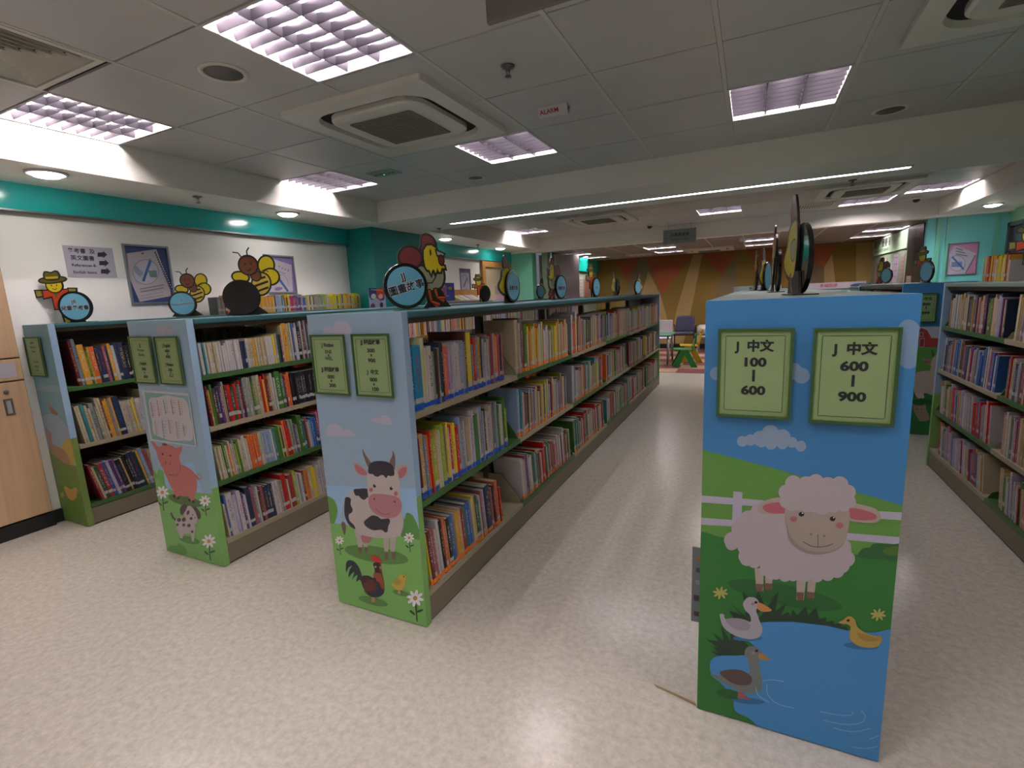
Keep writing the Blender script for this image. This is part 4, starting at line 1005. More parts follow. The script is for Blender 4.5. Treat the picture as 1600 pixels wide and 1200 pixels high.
row(pig, XP, 1, p0, p1-.02, LV4[2], 'cm14/190 cm12 gn10 cm14 or8 cm10 gy12 gn14/190 cm14*2 or16/200*3 cm12*2 bw12/200*3 wh14 tl10/205 gn10/215 br12 cm10 or14/230 rd14/230 rd12 gg14/225 pu12 gg18 gn12/240 gn22/235 tl10/205 br14 rs10 bw16 bl20/200 bl12 nv14/215 pk16/225 cr18/235 ma14 ma12 or16/240 go10 br12 nv14/225 dg16 gn22/230 pg12', hr=(.19, .22), fill=False, where=Wp('third'), lean=5)
row(pig, XP, 1, p0, p1-.02, LV4[3], 'cm10/200 wh34/250 pw24/230 wh24/240 pu12 wh12 nv30/245 gy14/240 wh12 br12 rs12/220 br10 nv12/215 wh20/210 wh22/210 gy14 rd34/235 cm10 cr34/215 wh12 gg14/200 wh20/195 cr12 oc12/210 or16/205 cm24/215 ye20/215 ye12 cm12 wh22/210 wh14 lg12/240 bk16/240 nv18 ye30/235 pw14 nv14 pu14/240 br14 bl14 nv20 mg28/230 mg14', hr=(.2, .24), fill=False, where=Wp('bottom'), lean=4)
for k in range(1, 6):
    a0, a1 = cy(k)
    for li in range(4): row(pig, XP, 1, a0, a1-.03, LV4[li], hr=(.18, .225), vis=0)
for k in range(6):
    a0, a1 = cy(k)
    for li in range(4): row(pig, PX0+.004, -1, a0, a1-.1, LV4[li], hr=(.18, .225), vis=0)
# wall bookcase
XW = LX1-.004
Wl = lambda sh: '%s shelf of the wall bookcase' % sh
row(lef, XW, 1, p0+.04, p1, LV3[0], 'bg18/310 go34/270 gn12/225 or28/250 nv28/250 nv34/262 bk16/250*8 cm22/250 br12 ye20/262 rd36/260 rd20 nv14', hr=(.24, .27), fill=False, where=Wl('top'), lean=4)
row(lef, XW, 1, p0, p1, LV3[1], 'cm18/260 cm10 gy24/262 gg12 cm14/290 nv38/280 lg10 cm14/250 wh20/240 cm20/240 cm14/300 rd14/230 dg26/230 go40/262 gn24/270 bw22/255 gn14 ye34/265 cr16 bk16 br20', hr=(.24, .27), fill=False, where=Wl('middle'), lean=6)
row(lef, XW, 1, p0, p1, LV3[2], 'cr14 cr26/255 pw18/262 pu16/262 bk30/250 tn10 nv30/280 go16/280 bw22/290 rs28/270 wh24/280 nv40/320 tl22/320 ye14/325 dg34/320 nv26/330 nv24/330 bl16', hr=(.26, .28), fill=False, where=Wl('bottom'), lean=11)
for k in (1, 2):
    a0, a1 = cy(k)
    for li in range(3): row(lef, XW, 1, a0, a1-.03, LV3[li], hr=(.2, .27), vis=0)
# right bookcase, side facing the aisle (near end is cut off)
XRr = RX0+.004
for k, bayname in ((2, 'far'), (1, 'middle'), (0, 'near')):
    a0 = 1.55+.05+k; a1 = 1.55+.035+k+1
    for li, sh in enumerate(('top', 'second', 'third', 'bottom')):
        seqs = {(2, 0): '', (2, 1): '', (2, 3): ''}
        row(rgt, XRr, -1, a0+.05, a1-(.05 if li < 3 else .10), LV4R[li], hr=(.2, .232) if li < 3 else (.19, .23), vis=.8 if k else 0, where='%s shelf, right bookcase %s bay' % (sh, bayname),
            lean=(0, 3, -6, -10)[li] if k == 2 else (2, 0, -4, -8)[li], mix='nv tn bg pu gn wh cm cr br pw lg rs'.split() if (k == 2 and li == 0) else ('bl cm tn nv wh rs wh mg gy br lg cr'.split() if li == 1 else MIXP), tw=(.01, .026))
# goat bookcase
for k in range(2):
    for li in range(4): row(got, 1.214, -1, 5.60+k, 6.58+k, LV4R[li], hr=(.2, .23), vis=.5 if li == 0 else 0, where='top shelf of the goat bookcase')
# sheep bookcase, hidden sides filled where a step sideways would show them
for k in range(6):
    a0, a1 = cy(k)
    for li in range(3):
        row(shp, SX0+.004, -1, a0, a1-.04, LV3[li], hr=(.2, .27), vis=0); row(shp, SX1-.004, 1, a0, a1-.04, LV3[li], hr=(.2, .27), vis=0)
# books standing on the bookcase tops
row(lef, -4.10, 1, 2.78, 3.05, H+.001, 'gy30/150 gy10/140 cm10/150 br12 rd10 gy16/140 wh12 rd10', hr=(.14, .15), fill=False, where='on top of the wall bookcase', white=.9, depth=(.1, .12), setback=0)
row(lef, -4.10, 1, 3.16, 4.52, H+.001, 'go18/150*9 nv14 bw22/150*2 wh10 tl14 bw14 nv12 go14 br12 ye20 mg22*2 rs16 pu14*5 lg16 bl22 bl14 go18 pg14*4 cr10 gg14*8 lm14*3 pg12*4 ye14*5 gn14 ye14*2 go12*2 tl18 ye14*3 go14*4 br10 ye14*6', hr=(.142, .15), fill=False, where='on top of the wall bookcase', white=1, depth=(.1, .12), setback=0)
row(rgt, 1.42, -1, 4.15, 4.56, H+.001, '', hr=(.145, .155), where='on top of the right bookcase', white=1, depth=(.1, .12), setback=0, mix='gy rd cr wh bw br tn or go go ye ye'.split())

BOOKS_ = sorted(BOOKS, key=size_in_photo, reverse=True)
LIM = 300; seen = set(); big = []
for B in BOOKS_:
    if len(big) < LIM and size_in_photo(B) > 0: big.append(B); seen.add(B['uid'])
def book_T(B):
    T = Matrix.Translation((B['x'], B['y'], B['z']))
    if B['sd'] < 0:     # spine faces -x: turn about the vertical, keep thickness running +y
        return T @ Matrix.Rotation(B['a'], 4, 'X') @ Matrix.Translation((0, B['t'], 0)) @ Matrix.Rotation(PI, 4, 'Z')
    return T @ Matrix.Rotation(B['a'], 4, 'X')
for B in big:
    cn = PAL[B['col']][1]
    sz = 'thick' if B['t'] > .028 else 'slim' if B['t'] < .013 else 'medium'
    ht = 'tall ' if B['h'] > .268 else ''
    T = book_T(B); loc = T.translation
    side = 'cow' if B['case'] is cow else 'pig' if B['case'] is pig else 'wall' if B['case'] is lef else 'right' if B['case'] is rgt else 'goat'
    t = bpy.data.objects.new('book', None); COL.objects.link(t); t.location = loc; t.empty_display_size = .05
    WM[t.name] = Matrix.Translation(loc)
    t['label'] = '%s%s %s book, %s from the near end, %s' % (ht, sz, cn, ordn(B['k']), B['where']); t['category'] = 'book'; t['group'] = 'books: %s' % B['where']
    cov, pg, lb, tp = book_parts(B, T)
    cvo = cov.build('cover', BK_M, t); pg.build('page_block', PAGES, t)
    if lb.v: lb.build('spine_label', LABEL, cvo)
    if tp.v: tp.build('colour_tape', LABEL, cvo)
rest = MB()
for B in BOOKS:
    if B['uid'] not in seen: book_parts(B, book_T(B), rest)
tag(rest.build('library_books', BK_M), 'rows of mixed library books filling all the remaining shelves', 'books', None, 'stuff')
print('BOOKS', len(BOOKS), 'individual', len(big))

# bookends: bent steel plates with rounded tops
def bookend(xe, sd, y, z, m, label, h=.17, d=.15):
    t = thing('bookend', label, 'bookend', (xe-sd*.06, y, z), 0)
    x0 = xe-sd*.03; x1 = xe-sd*(.03+d)
    prof = [(x0, z+.001), (x0, z+h*.35)] + [(x0+(x1-x0)*(.05+.25*(1-math.cos(a_))), z+h*(.35+.65*math.sin(a_))) for a_ in [PI/2*k/5 for k in range(1, 6)]] + [(x1, z+h), (x1, z+.001)]
    MB().prism([(x, y, zz) for x, zz in prof], (0, .0018, 0)).build('plate', m, t)
    MB().box(min(x0, x1), max(x0, x1), y+.0019, y+.045, z+.0005, z+.0018).build('foot', m, t)
GREYM = mat('bookend_grey', '6a6c70', 0.35, 0.3); BLKM = mat('bookend_black', '1a1c1e', 0.4)
bookend(XC, 1, 2.475, LV3[1], GREYM, 'grey steel bookend closing the nearest middle row of the cow bookcase', .19)
bookend(XC, 1, 2.372, LV3[2], GREYM, 'olive grey bookend at the end of the nearest bottom row', .18)
bookend(XC, 1, 2.455, LV3[0], mat('bookend_green', '2c4c30', .4), 'dark green bookend after the nearest top row of the cow bookcase', .17)
# ------------------------------------------------------------------ round signs with cut-out figures on the bookcase tops
def dilate(pts, w_):
    A_ = sum(pts[i-1][0]*pts[i][1]-pts[i][0]*pts[i-1][1] for i in range(len(pts))); sg = 1 if A_ > 0 else -1
    out = []; n = len(pts)
    for i in range(n):
        a, p, b_ = pts[i-1], pts[i], pts[(i+1) % n]
        n1 = Vector((p[1]-a[1], a[0]-p[0])); n2 = Vector((b_[1]-p[1], p[0]-b_[0]))
        n1 = n1.normalized() if n1.length > 1e-9 else n1; n2 = n2.normalized() if n2.length > 1e-9 else n2
        m_ = n1+n2; l = m_.length
        if l < .3: m_ = n1; l = 1
        m_ = m_/l; k = 1/max(.5, m_.dot(n1) if n1.length else 1)
        out.append((p[0]+m_.x*w_*sg*k, p[1]+m_.y*w_*sg*k))
    return out
def ellp(cx, cy, rx, ry, rot=0, n=20):
    c, q = math.cos(math.radians(rot)), math.sin(math.radians(rot))
    return [(cx+rx*math.cos(t)*c-ry*math.sin(t)*q, cy+rx*math.cos(t)*q+ry*math.sin(t)*c) for t in [2*PI*k/n for k in range(n)]]
def strokep(pts, w_):
    L_, R_ = [], []
    for i, p in enumerate(pts):
        a, b_ = pts[max(i-1, 0)], pts[min(i+1, len(pts)-1)]; dx, dy = b_[0]-a[0], b_[1]-a[1]; l = math.hypot(dx, dy) or 1
        L_.append((p[0]-dy/l*w_/2, p[1]+dx/l*w_/2)); R_.append((p[0]+dy/l*w_/2, p[1]-dx/l*w_/2))
    return L_+R_[::-1]
FIG = {
 'hen': [('b', [(.95,-1.12),(1.02,-.8),(1.35,-.5),(1.94,-.6),(2.28,-1.12)], '15140f', 0), ('b', [(1.05,-.2),(1.85,-.2),(2.0,-.8),(1.2,-.9)], '15140f', 0),
   ('s', ellp(.38,1.22,.54,.46), '6c2026', .07), ('c', [(.7,.73),(.95,.85),(1.4,.6),(1.9,.8),(2.03,.35),(1.85,-.05),(1.5,-.15),(1.2,-.25),(1.0,.0),(.85,.35)], '8f9078', .07),
   ('c', [(.95,1.62),(1.02,1.78),(1.05,2.1),(1.25,2.22),(1.55,2.1),(1.7,1.8),(1.4,1.75),(1.15,1.6)], '6c2026', .06),
   ('p', [(1.06,1.2),(1.08,1.55),(1.25,1.76),(1.5,1.78),(1.72,1.65),(1.8,1.45),(1.78,1.15),(1.85,.95),(2.1,.85),(2.12,.76),(1.95,.78),(1.88,.6),(1.8,.6),(1.72,.8),(1.66,.6),(1.6,.55),(1.54,.72),(1.44,.68),(1.38,.5),(1.3,.7),(1.2,.7),(1.1,.85)], 'c8b414', .06),
   ('p', [(1.74,1.54),(2.12,1.4),(2.08,1.34),(1.78,1.36)], 'a8a48c', .045), ('c', [(1.9,1.3),(2.02,1.28),(2.08,1.08),(1.98,.92),(1.86,1.05)], '6c2026', .04), ('s', ellp(1.42,1.47,.05,.15), '141014', 0),
   ('s', strokep([(.85,.55),(1.1,.12),(1.4,.12),(1.62,.4),(1.68,.62)], .06), '15140f', 0),
   ('p', strokep([(1.2,-.2),(1.3,-.72),(1.62,-1.0)], .12), 'b8481c', .03), ('p', strokep([(1.3,-.72),(1.72,-.86)], .1), 'b8481c', .02), ('p', strokep([(1.53,-.15),(1.63,-.55),(1.98,-.72)], .12), 'b8481c', .03), ('p', strokep([(1.63,-.55),(2.05,-.56)], .09), 'b8481c', .02)],
 'scarecrow': [('p', [(-1.1,-.3),(-1.0,-1.15),(.4,-1.15),(.1,-.3)], '15140f', 0), ('p', [(-.95,-.1),(-.9,-1.08),(-.58,-1.08),(-.72,-.1)], 'c8b420', .04),
   ('p', [(-2.05,1.08),(-1.6,1.1),(-1.2,.95),(-.77,1.1),(-.3,1.12),(-.3,.7),(-.7,.6),(-.88,-.1),(-1.38,-.1),(-1.4,.73),(-1.94,.63)], 'b8401c', .05),
   ('p', [(-2.4,1.1),(-2.05,1.1),(-2.02,.77),(-2.37,.74)], '8c8030', .05), ('p', [(-.3,1.17),(.14,1.15),(.12,.95),(-.28,.92)], '8c8030', .05), ('p', [(-1.4,1.1),(-1.16,.62),(-.9,1.1)], '5c5a2c', .0),
   ('s', ellp(-1.16,1.42,.48,.44), 'c8b420', .05), ('s', ellp(-1.21,1.77,.82,.17,3), '5a5420', .05), ('c', [(-1.6,1.85),(-1.58,2.25),(-1.2,2.2),(-.86,2.28),(-.82,1.85)], '5a5420', .05), ('p', [(-1.6,1.84),(-1.6,1.97),(-.82,1.99),(-.82,1.86)], 'b0a020', 0),
   ('s', ellp(-1.32,1.42,.03,.07), '201810', 0), ('s', ellp(-1.0,1.42,.03,.07), '201810', 0), ('s', strokep([(-1.32,1.22),(-1.16,1.14),(-1.02,1.22)], .05), '5c3010', 0)],
 'bee': [('p', [(-.55,-.5),(.7,-.4),(1.45,-1.22),(-1.0,-1.22)], '15140f', 0), ('s', ellp(.06,1.15,.44,.26,-8), 'c8b414', .06),
   ('s', ellp(1.62,1.78,.42,.5,-20), 'c8b414', .06), ('s', ellp(1.8,1.12,.46,.42,10), 'c8b414', .06), ('s', strokep([(1.3,1.45),(1.5,1.52),(1.7,1.4)], .05), '15140f', 0), ('s', strokep([(1.35,1.1),(1.6,1.12),(1.75,1.0)], .05), '15140f', 0),
   ('s', ellp(1.2,.72,.5,.62,-25), 'c0a840', .06), ('p', strokep([(.85,.95),(1.5,1.12)], .13), '15140f', 0), ('p', strokep([(.78,.6),(1.62,.86)], .13), '15140f', 0), ('p', strokep([(.9,.3),(1.6,.52)], .12), '15140f', 0),
   ('s', ellp(.95,1.2,.26,.26), '6a3a22', .05), ('s', ellp(.59,1.8,.5,.5), '6a3a22', .06),
   ('s', strokep([(.3,2.2),(.1,2.5),(-.2,2.55)], .06), '15140f', 0), ('s', strokep([(.6,2.25),(.6,2.6),(.75,2.8)], .06), '15140f', 0),
   ('s', ellp(.42,1.86,.04,.08), '15140f', 0), ('s', ellp(.76,1.9,.04,.08), '15140f', 0), ('s', [(.42,1.6),(.56,1.52),(.76,1.66),(.66,1.48),(.52,1.46)], '15140f', 0)],
 'chick': [('p', [(-.9,-.35),(-1.05,-1.12),(.5,-1.12),(.3,-.35)], '15140f', 0), ('c', [(-.75,.9),(-1.0,1.35),(-.9,1.7),(-.68,1.78),(-.45,1.5),(-.28,1.15),(-.3,.85)], '6c2026', .07),
   ('c', [(-1.75,.1),(-1.35,.45),(-1.2,.85),(-.75,1.08),(-.25,1.05),(-.1,.4),(-.3,-.45),(-.9,-.5),(-1.4,-.35),(-1.75,-.1)], 'c8b414', .07), ('c', [(-.85,.45),(-.3,.55),(-.28,.1),(-.5,-.02),(-.75,.1)], '8f9078', .03),
   ('p', strokep([(-.75,-.45),(-.6,-.8),(-.35,-.98)], .12), 'b8481c', .03)],
}
DISCF = attr_mat('sign_disc_print', 0.3, 0.5)
def shelf_sign(fig, x, y, base_z, D, rz, mirror, text, label, back_black=False, tilt=0):
    """disc of diameter D facing local -y; rz turns it; figure stands behind the disc edge"""
    R_ = D/2; t = thing('shelf_sign', label, 'sign', (x, y, base_z), rz, 'round cut-out signs on the bookcase tops')
    u = R_/1.0; cz = R_+.004; sx = -1 if mirror else 1; th = .008
    def P(p, yy): return (p[0]*u*sx*.92, yy, cz+p[1]*u)
    # base plate
    MB().box(-R_*.9 if sx < 0 else -R_*.5, R_*.5 if sx < 0 else R_*.9, -.03, .05, 0.0005, .004).build('base', BLACK, t, .001, world=False)
    fb = MB(); cover = lin('15140f'); k = 0
    for kind, pts, col, ow in FIG[fig]:
        q = catmull(pts, 4) if kind in ('c', 'b') else pts
        big_ = dilate(q, ow*1.6) if ow else q
        big_ = [(a_, max(b_, -1.0)) for a_, b_ in big_]; q = [(a_, max(b_, -1.0)) for a_, b_ in q]
        k += 1
        y0_ = .012-.00004*k; y1_ = y0_+th+.00008*k
        loop = [P(p, y0_) for p in big_]
        fb.prism(loop, (0, y1_-y0_, 0), 0, cover if (ow or col == '15140f') else lin(col))
        if ow:
            k += 1
            fb.prism([P(p, .012-.00004*k) for p in q], (0, th+.00008*k, 0), 0, lin(col))
    fb.build('figure', BOARD, t, world=False)
    # disc: rim, face
    dsk = MB().lathe([(.0001, -.006), (R_*.985, -.006), (R_, -.004), (R_, .008), (R_*.985, .010), (.0001, .010)], (0, 0, cz), 40, 0, 'y', None, False).build('disc', mat('glossy_black_acrylic', '0e0e10', 0.12, 0, 0.6), t, world=False)
    fy = -.0064 if not back_black else .0104
    f = MB(); ring = [(R_*.85*math.cos(2*PI*q/40), fy, cz+R_*.85*math.sin(2*PI*q/40)) for q in range(40)]
    f.face(ring if not back_black else ring[::-1], 0, lin('69acc8')); f.build('face', DISCF, dsk, world=False)
    if text and not back_black:
        tm = MB()
        if isinstance(text, str): text = [('J', .3, .34), (text, -.12, .26)]
        dx = Vector((math.cos(math.radians(tilt)), 0, math.sin(math.radians(tilt)))); dz = Vector((-dx.z, 0, dx.x))
        for s, vz, size in text:
            add_text(tm, s, Vector((0, fy-.0003, cz))+dz*vz*R_, dx, dz, size*R_, .07, 1)
            add_text(tm, s, Vector((0, fy-.0006, cz))+dz*vz*R_, dx, dz, size*R_, .02, 0)
        tm.build('lettering', [mat('ink_black'), mat('ink_white', 'c8c8cc', .5)], dsk, world=False)
    return t
Hz = H+.0003
# angles: 0 faces the camera side (-y); 90 degrees turns the face towards +x
r_ = math.radians
shelf_sign('hen', -1.47, 1.93, Hz, .212, r_(55), False, [('JJ', .42, .42), ('圖畫故事', -.08, .42)], 'round sign reading JJ with the big hen, nearest on the cow bookcase', tilt=14)
shelf_sign('chick', -1.45, 3.06, Hz, .212, r_(90), False, [('J', .3, .3), ('圖畫故事', -.12, .3)], 'round sign with yellow bird and tall dark red comb, second on the cow bookcase')
shelf_sign('hen', -1.46, 4.03, Hz, .205, r_(84), True, [('J', .3, .3), ('圖畫故事', -.12, .3)], 'round sign with a hen facing left, in front of the folded partition')
shelf_sign('scarecrow', -1.46, 5.1, Hz, .2, r_(84), False, [('J', .3, .3), ('中文', -.12, .34)], 'round blue sign with scarecrow on the far half of the cow bookcase')
shelf_sign('chick', -1.45, 5.95, Hz, .2, r_(120), True, '', 'sign seen edge on with a thin yellow sliver, cow bookcase far end')
shelf_sign('chick', -1.46, 7.2, Hz, .2, r_(75), True, [('J', .3, .3)], 'last small blue sign at the far end of the cow bookcase')
shelf_sign('scarecrow', -2.85, 5.25, Hz, .19, r_(80), False, '', 'scarecrow sign with black disc before the wooden door', True)
shelf_sign('chick', -2.86, 7.0, Hz, .21, r_(80), True, [('J', .3, .3)], 'small blue sign with yellow bird before the dark folded partition')
shelf_sign('scarecrow', -4.12, 1.79, Hz, .205, r_(35), False, [('JR', .3, .36), ('兒童參考書', -.1, .33)], 'scarecrow sign reading JR 兒童參考書 by the wall, leftmost')
shelf_sign('bee', -4.12, 2.5, Hz, .20, r_(42), False, [('J', .35, .3), ('Oversize Books', -.02, .22)], 'bee sign reading J Oversize Books, the smaller of two bees', tilt=6)
shelf_sign('bee', -2.86, 2.1, Hz, .215, r_(40), False, '', 'bigger bee sign with glossy black disc on the pig bookcase', True)
shelf_sign('chick', .155, 2.04, Hz, .24, r_(98), True, '', 'large sign seen almost edge on, nearest on the sheep bookcase')
shelf_sign('hen', .125, 3.1, Hz, .22, r_(92), False, '', 'sign seen exactly edge on, second on the sheep bookcase')
shelf_sign('chick', .10, 4.35, Hz, .215, r_(76), False, [('J', .3, .3)], 'third sign on the sheep bookcase with yellow bird and blue disc')
shelf_sign('scarecrow', .03, 5.0, Hz, .2, r_(95), False, '', 'farthest dark sign on the sheep bookcase')
shelf_sign('hen', 1.45, 7.45, Hz, .19, r_(-66), True, [('J', .3, .3)], 'hen sign in front of the grey-green far wall')
shelf_sign('scarecrow', 1.47, 5.98, Hz, .20, r_(-74), False, [('J', .3, .3)], 'scarecrow sign over the goat bookcase beside the aqua wall')
shelf_sign('scarecrow', 1.46, 3.83, Hz, .21, r_(-66), False, '', 'scarecrow sign at the right edge of the photo', True)

# ------------------------------------------------------------------ left wall: cabinet, papers, frames, door
WOODL = mat_noise('maple_laminate', 'b89878', 'c4a484', 2.2, 0.4, stretch=(14, 14, .8)); WEDGE = mat('maple_edge', '7e5c40', 0.5)
t = thing('cabinet', 'tall maple cabinet at the left edge with recessed grey handles', 'cabinet', (-4.3, .6, 0))
MB().box(-4.318, -4.290, -.4, 1.512, .10, 2.05).build('carcass', WEDGE, t)
for n_, y0_, y1_, z0_, z1_ in (('door', .95, 1.505, 1.165, 2.04), ('drawer', .95, 1.505, 1.02, 1.155), ('door', .95, 1.505, .105, 1.01), ('door', .39, .945, 1.165, 2.04), ('drawer', .39, .945, 1.02, 1.155), ('door', .39, .945, .105, 1.01)):
    d_ = MB().box(-4.2898, -4.272, y0_, y1_, z0_, z1_).build(n_, WOODL, t, .002)
    if n_ == 'door':
        hz = 1.26 if z0_ > 1 else .80
        yh = y1_-.10
        hb = MB(); hb.box(-4.2718, -4.268, yh-.022, yh+.022, hz, hz+.012).box(-4.2718, -4.268, yh-.022, yh+.022, hz+.095, hz+.107).box(-4.2718, -4.268, yh-.022, yh-.012, hz+.012, hz+.095).box(-4.2718, -4.268, yh+.012, yh+.022, hz+.012, hz+.095)
        hb.build('handle', mat('handle_grey', '5c5450', 0.4), d_); 
        MB().box(-4.2716, -4.2700, yh-.0118, yh+.0118, hz+.0122, hz+.0948).build('handle_cup', mat('handle_cup_silver', '9c9894', 0.4), d_)
        if z0_ < 1: MB().lathe([(.0001, 0), (.013, 0), (.013, .004), (.0001, .004)], (-4.2718, yh, hz+.15), 16, 0, 'x').build('lock', mat('handle_grey'), d_)
    else:
        MB().box(-4.2718, -4.2705, y0_+.05, y1_-.03, z0_+.02, z1_-.02).build('paper_label', mat('label_paper', 'b0acb8', 0.6), d_)
struct(MB().box(XL+.02, XL+.05, Y0, 1.512, 0, .095).build('baseboard_cabinet', mat('black_vinyl')))

def wall_art(name, label, cat, corners, x, draw, frame=None, fw=.014, group=None, part='sheet'):
    P_ = [at(a_, b_, x=x) for a_, b_ in corners]
    ys = ((P_[0].y+P_[3].y)/2, (P_[1].y+P_[2].y)/2); zs = ((P_[2].z+P_[3].z)/2, (P_[0].z+P_[1].z)/2)
    t = thing(name, label, cat, (x, ys[0], zs[0]), 0, group)
    y0_, y1_ = min(ys), max(ys)
    MB().box(x-.0005, x+.003, y0_, y1_, zs[0], zs[1]).build('backing', mat('paper_white', 'b4b0bc', 0.5), t)
    A_ = Art(x=x+.0032, bounds=(y0_, y1_, zs[0], zs[1]), step=.00015, sign=1); draw(A_); A_.done(part, t, PAPER)
    if frame:
        b_ = MB(); e = fw
        b_.box(x, x+.016, y0_-e, y1_+e, zs[1], zs[1]+e).box(x, x+.016, y0_-e, y1_+e, zs[0]-e, zs[0]).box(x, x+.016, y0_-e, y0_, zs[0], zs[1]).box(x, x+.016, y1_, y1_+e, zs[0], zs[1])
        b_.build('frame', frame, t)
    return t, (y0_, y1_, zs[0], zs[1])
SNAP = mat('snap_frame_aluminium', '8c9098', 0.3, 0.6)
def d_paper(A):
    A.view(0, 360, 4); A.poly([(380,90),(740,100),(740,310),(400,295)], 'b6b2c2')
    for y_ in (152, 205, 257):
        x_ = 610+(y_-152)*.2; A.poly([(x_, y_-14),(x_+34,y_-14),(x_+34,y_-24),(x_+60,y_),(x_+34,y_+22),(x_+34,y_+13),(x_,y_+13)], '34343c')
t, q_ = wall_art('paper_notice', 'white paper notice with Chinese and English text and three arrows', 'notice', [(97,383),(176,388),(182,434),(106,432)], XL, d_paper)
tm = MB(); yc, zt = q_[0]+.105, q_[3]
for i_, (s, sz) in enumerate((('參考書  及', .036), ('英文圖書', .036), ('References &', .027), ('English Items', .027))): add_text(tm, s, (XL+.0042, yc, zt-.035-.049*i_), (0, 1, 0), (0, 0, 1), sz, .02)
tm.build('lettering', mat('ink_grey', '3c3a44', 0.6), t)
def d_frame(A):
    A.view(180, 370, 10.91); A.poly([(100,100),(950,100),(1000,1200),(200,1200)], '2f4070')
    A.poly([(190,285),(700,210),(940,900),(950,1010),(420,1110),(250,720)], 'aca4ac'); A.ell(465,283,22,20,'8c4c58')
    A.ell(520,600,222,215,'5c6078'); A.ell(520,600,214,207,'b0aebc')
    A.poly([(310,500),(350,480),(480,620),(420,690),(330,600)], '8494ac'); A.poly([(560,580),(700,570),(715,690),(600,690)], '5c7c88'); A.poly([(575,600),(680,590),(685,640),(580,648)], '5c8c7c')
    A.line([(600,400),(475,760)], 46, '3464a0', False); A.line([(598,370),(585,440)], 20, '6c6a90', False)
    for k in range(16): x_, y_ = 683+k*16.5, 268+k*40; A.ell(x_, y_, 16, 20, '20202c', 0, 10); A.ell(x_+16, y_-6, 12, 10, 'c0c0cc', 0, 10)
    for y_ in (830, 880, 950, 1000): A.line([(420, y_+60),(820, y_-10)], 14 if y_ < 900 else 6, '6c646c', False)
wall_art('framed_poster', 'silver snap frame with notebook poster on blue, beside the paper notice', 'poster', [(192,384),(258,388),(272,472),(208,472)], XL, d_frame, SNAP)
def d_frame2(A):
    A.view(400, 390, 17.14); A.poly([(200,140),(950,160),(1100,1300),(200,1300)], '7c68a4'); A.poly([(370,225),(950,410),(1000,1300),(300,1300),(420,700)], 'b8aebc')
    A.line([(540,680),(860,1120)], 60, '3c5c94', False); A.line([(560,690),(700,670),(820,780),(890,1000)], 14, '8c8496')
    for x_, y_ in ((620,450),(700,500),(780,530),(860,560)): A.ell(x_, y_, 26, 24, '8c8490')
    A.line([(560,570),(790,650)], 26, '948c9c', False); A.ell(600,1050,110,50,'7c7090',-10)
wall_art('framed_poster', 'silver snap frame with purple poster behind the bigger bee', 'poster', [(413,400),(454,402),(463,456),(419,456)], XL, d_frame2, SNAP)
def d_frame3(A):
    A.view(660, 400, 11.43); A.poly([(660,230),(840,240),(870,700),(690,700)], '6c6c90'); A.poly([(680,300),(830,300),(860,680),(700,680)], 'a8a4b8')
    A.line([(800,390),(740,550)], 14, '24283c', False); A.line([(710,380),(740,340),(790,370),(820,480)], 6, '3c4058'); A.line([(730,600),(810,590)], 10, '7c7890', False); A.line([(735,650),(810,640)], 10, '7c7890', False)
wall_art('framed_poster', 'narrow looking framed poster left of the wooden door', 'poster', [(718,421),(733,421),(735,460),(721,460)], XL, d_frame3, SNAP)
# teal column: poster and leaflet
def d_small(A):
    A.view(540, 340, 6.154); A.poly([(400,450),(500,450),(500,530),(400,530)], '2c3c78'); A.ell(440,485,14,12,'b0a0a0'); A.ell(455,500,8,10,'b03030')
wall_art('poster', 'small dark blue poster peeking out behind the hen sign disc', 'poster', [(607,416),(622,417),(622,427),(608,426)], -3.93, d_small)
def d_leaf(A):
    A.view(540, 340, 6.154); A.poly([(200,660),(400,660),(400,900),(200,900)], '9ca8c4')
    A.poly([(210,676),(380,676),(372,790),(330,800),(295,770),(255,795),(225,760)], '28387c'); A.poly([(297,676),(380,676),(372,760),(330,798),(300,770)], 'b03830')
    A.ell(268,757,24,26,'d0d0c8'); A.ell(337,757,22,24,'d8a8a0'); A.line([(245,692),(355,700)], 9, 'c8a058', False)
    A.ell(262,850,22,26,'5c3c5c'); A.ell(345,840,16,26,'3c3048'); A.line([(225,868),(300,868)], 12, 'a05c6c', False)
wall_art('poster', 'leaflet with blue and red shields on the teal column', 'poster', [(575,450),(601,450),(603,484),(578,484)], -3.93, d_leaf)
# counter with brochures near the door
OAK = mat_noise('oak_veneer', 'a87840', 'b88a50', 3, 0.45, stretch=(8, 1, 1))
t = thing('brochure_cabinet', 'oak cabinet with white top beside the teal column, mostly hidden', 'cabinet', (-4.05, 6.3, 0))
MB().box(-4.25, -3.85, 5.7, 7.35, 0.002, 1.37).build('body', OAK, t); MB().box(-4.26, -3.83, 5.68, 7.37, 1.3705, 1.395).build('top', mat('white_laminate', 'bcb8bc', .4), t)
t = thing('poster_stand', 'blue and red poster in a stand on the oak cabinet', 'poster', (-4.0, 6.2, 1.395))
def d_stand(A):
    A.view(660, 400, 11.43); A.poly([(250,480),(560,490),(560,800),(250,800)], '2c4c98'); A.poly([(260,500),(400,495),(440,560),(430,790),(270,790)], '8c5c88')
    for x_, y_, c in ((310,520,'c4b0bc'),(340,580,'c8586c'),(300,620,'d8b8c0'),(380,640,'b83850'),(350,700,'d0a8a0'),(400,740,'b04038'),(320,740,'c8b090'),(370,540,'b0a0c0'),(300,690,'b87050')): A.ell(x_, y_, 30, 22, c, 20)
    A.ell(492,575,34,26,'c07830'); A.line([(400,710),(480,710)], 10, 'b8b0c8', False)
Pq = [at(a_, b_, x=-3.98) for a_, b_ in ((683,443),(709,443),(709,469),(683,469))]
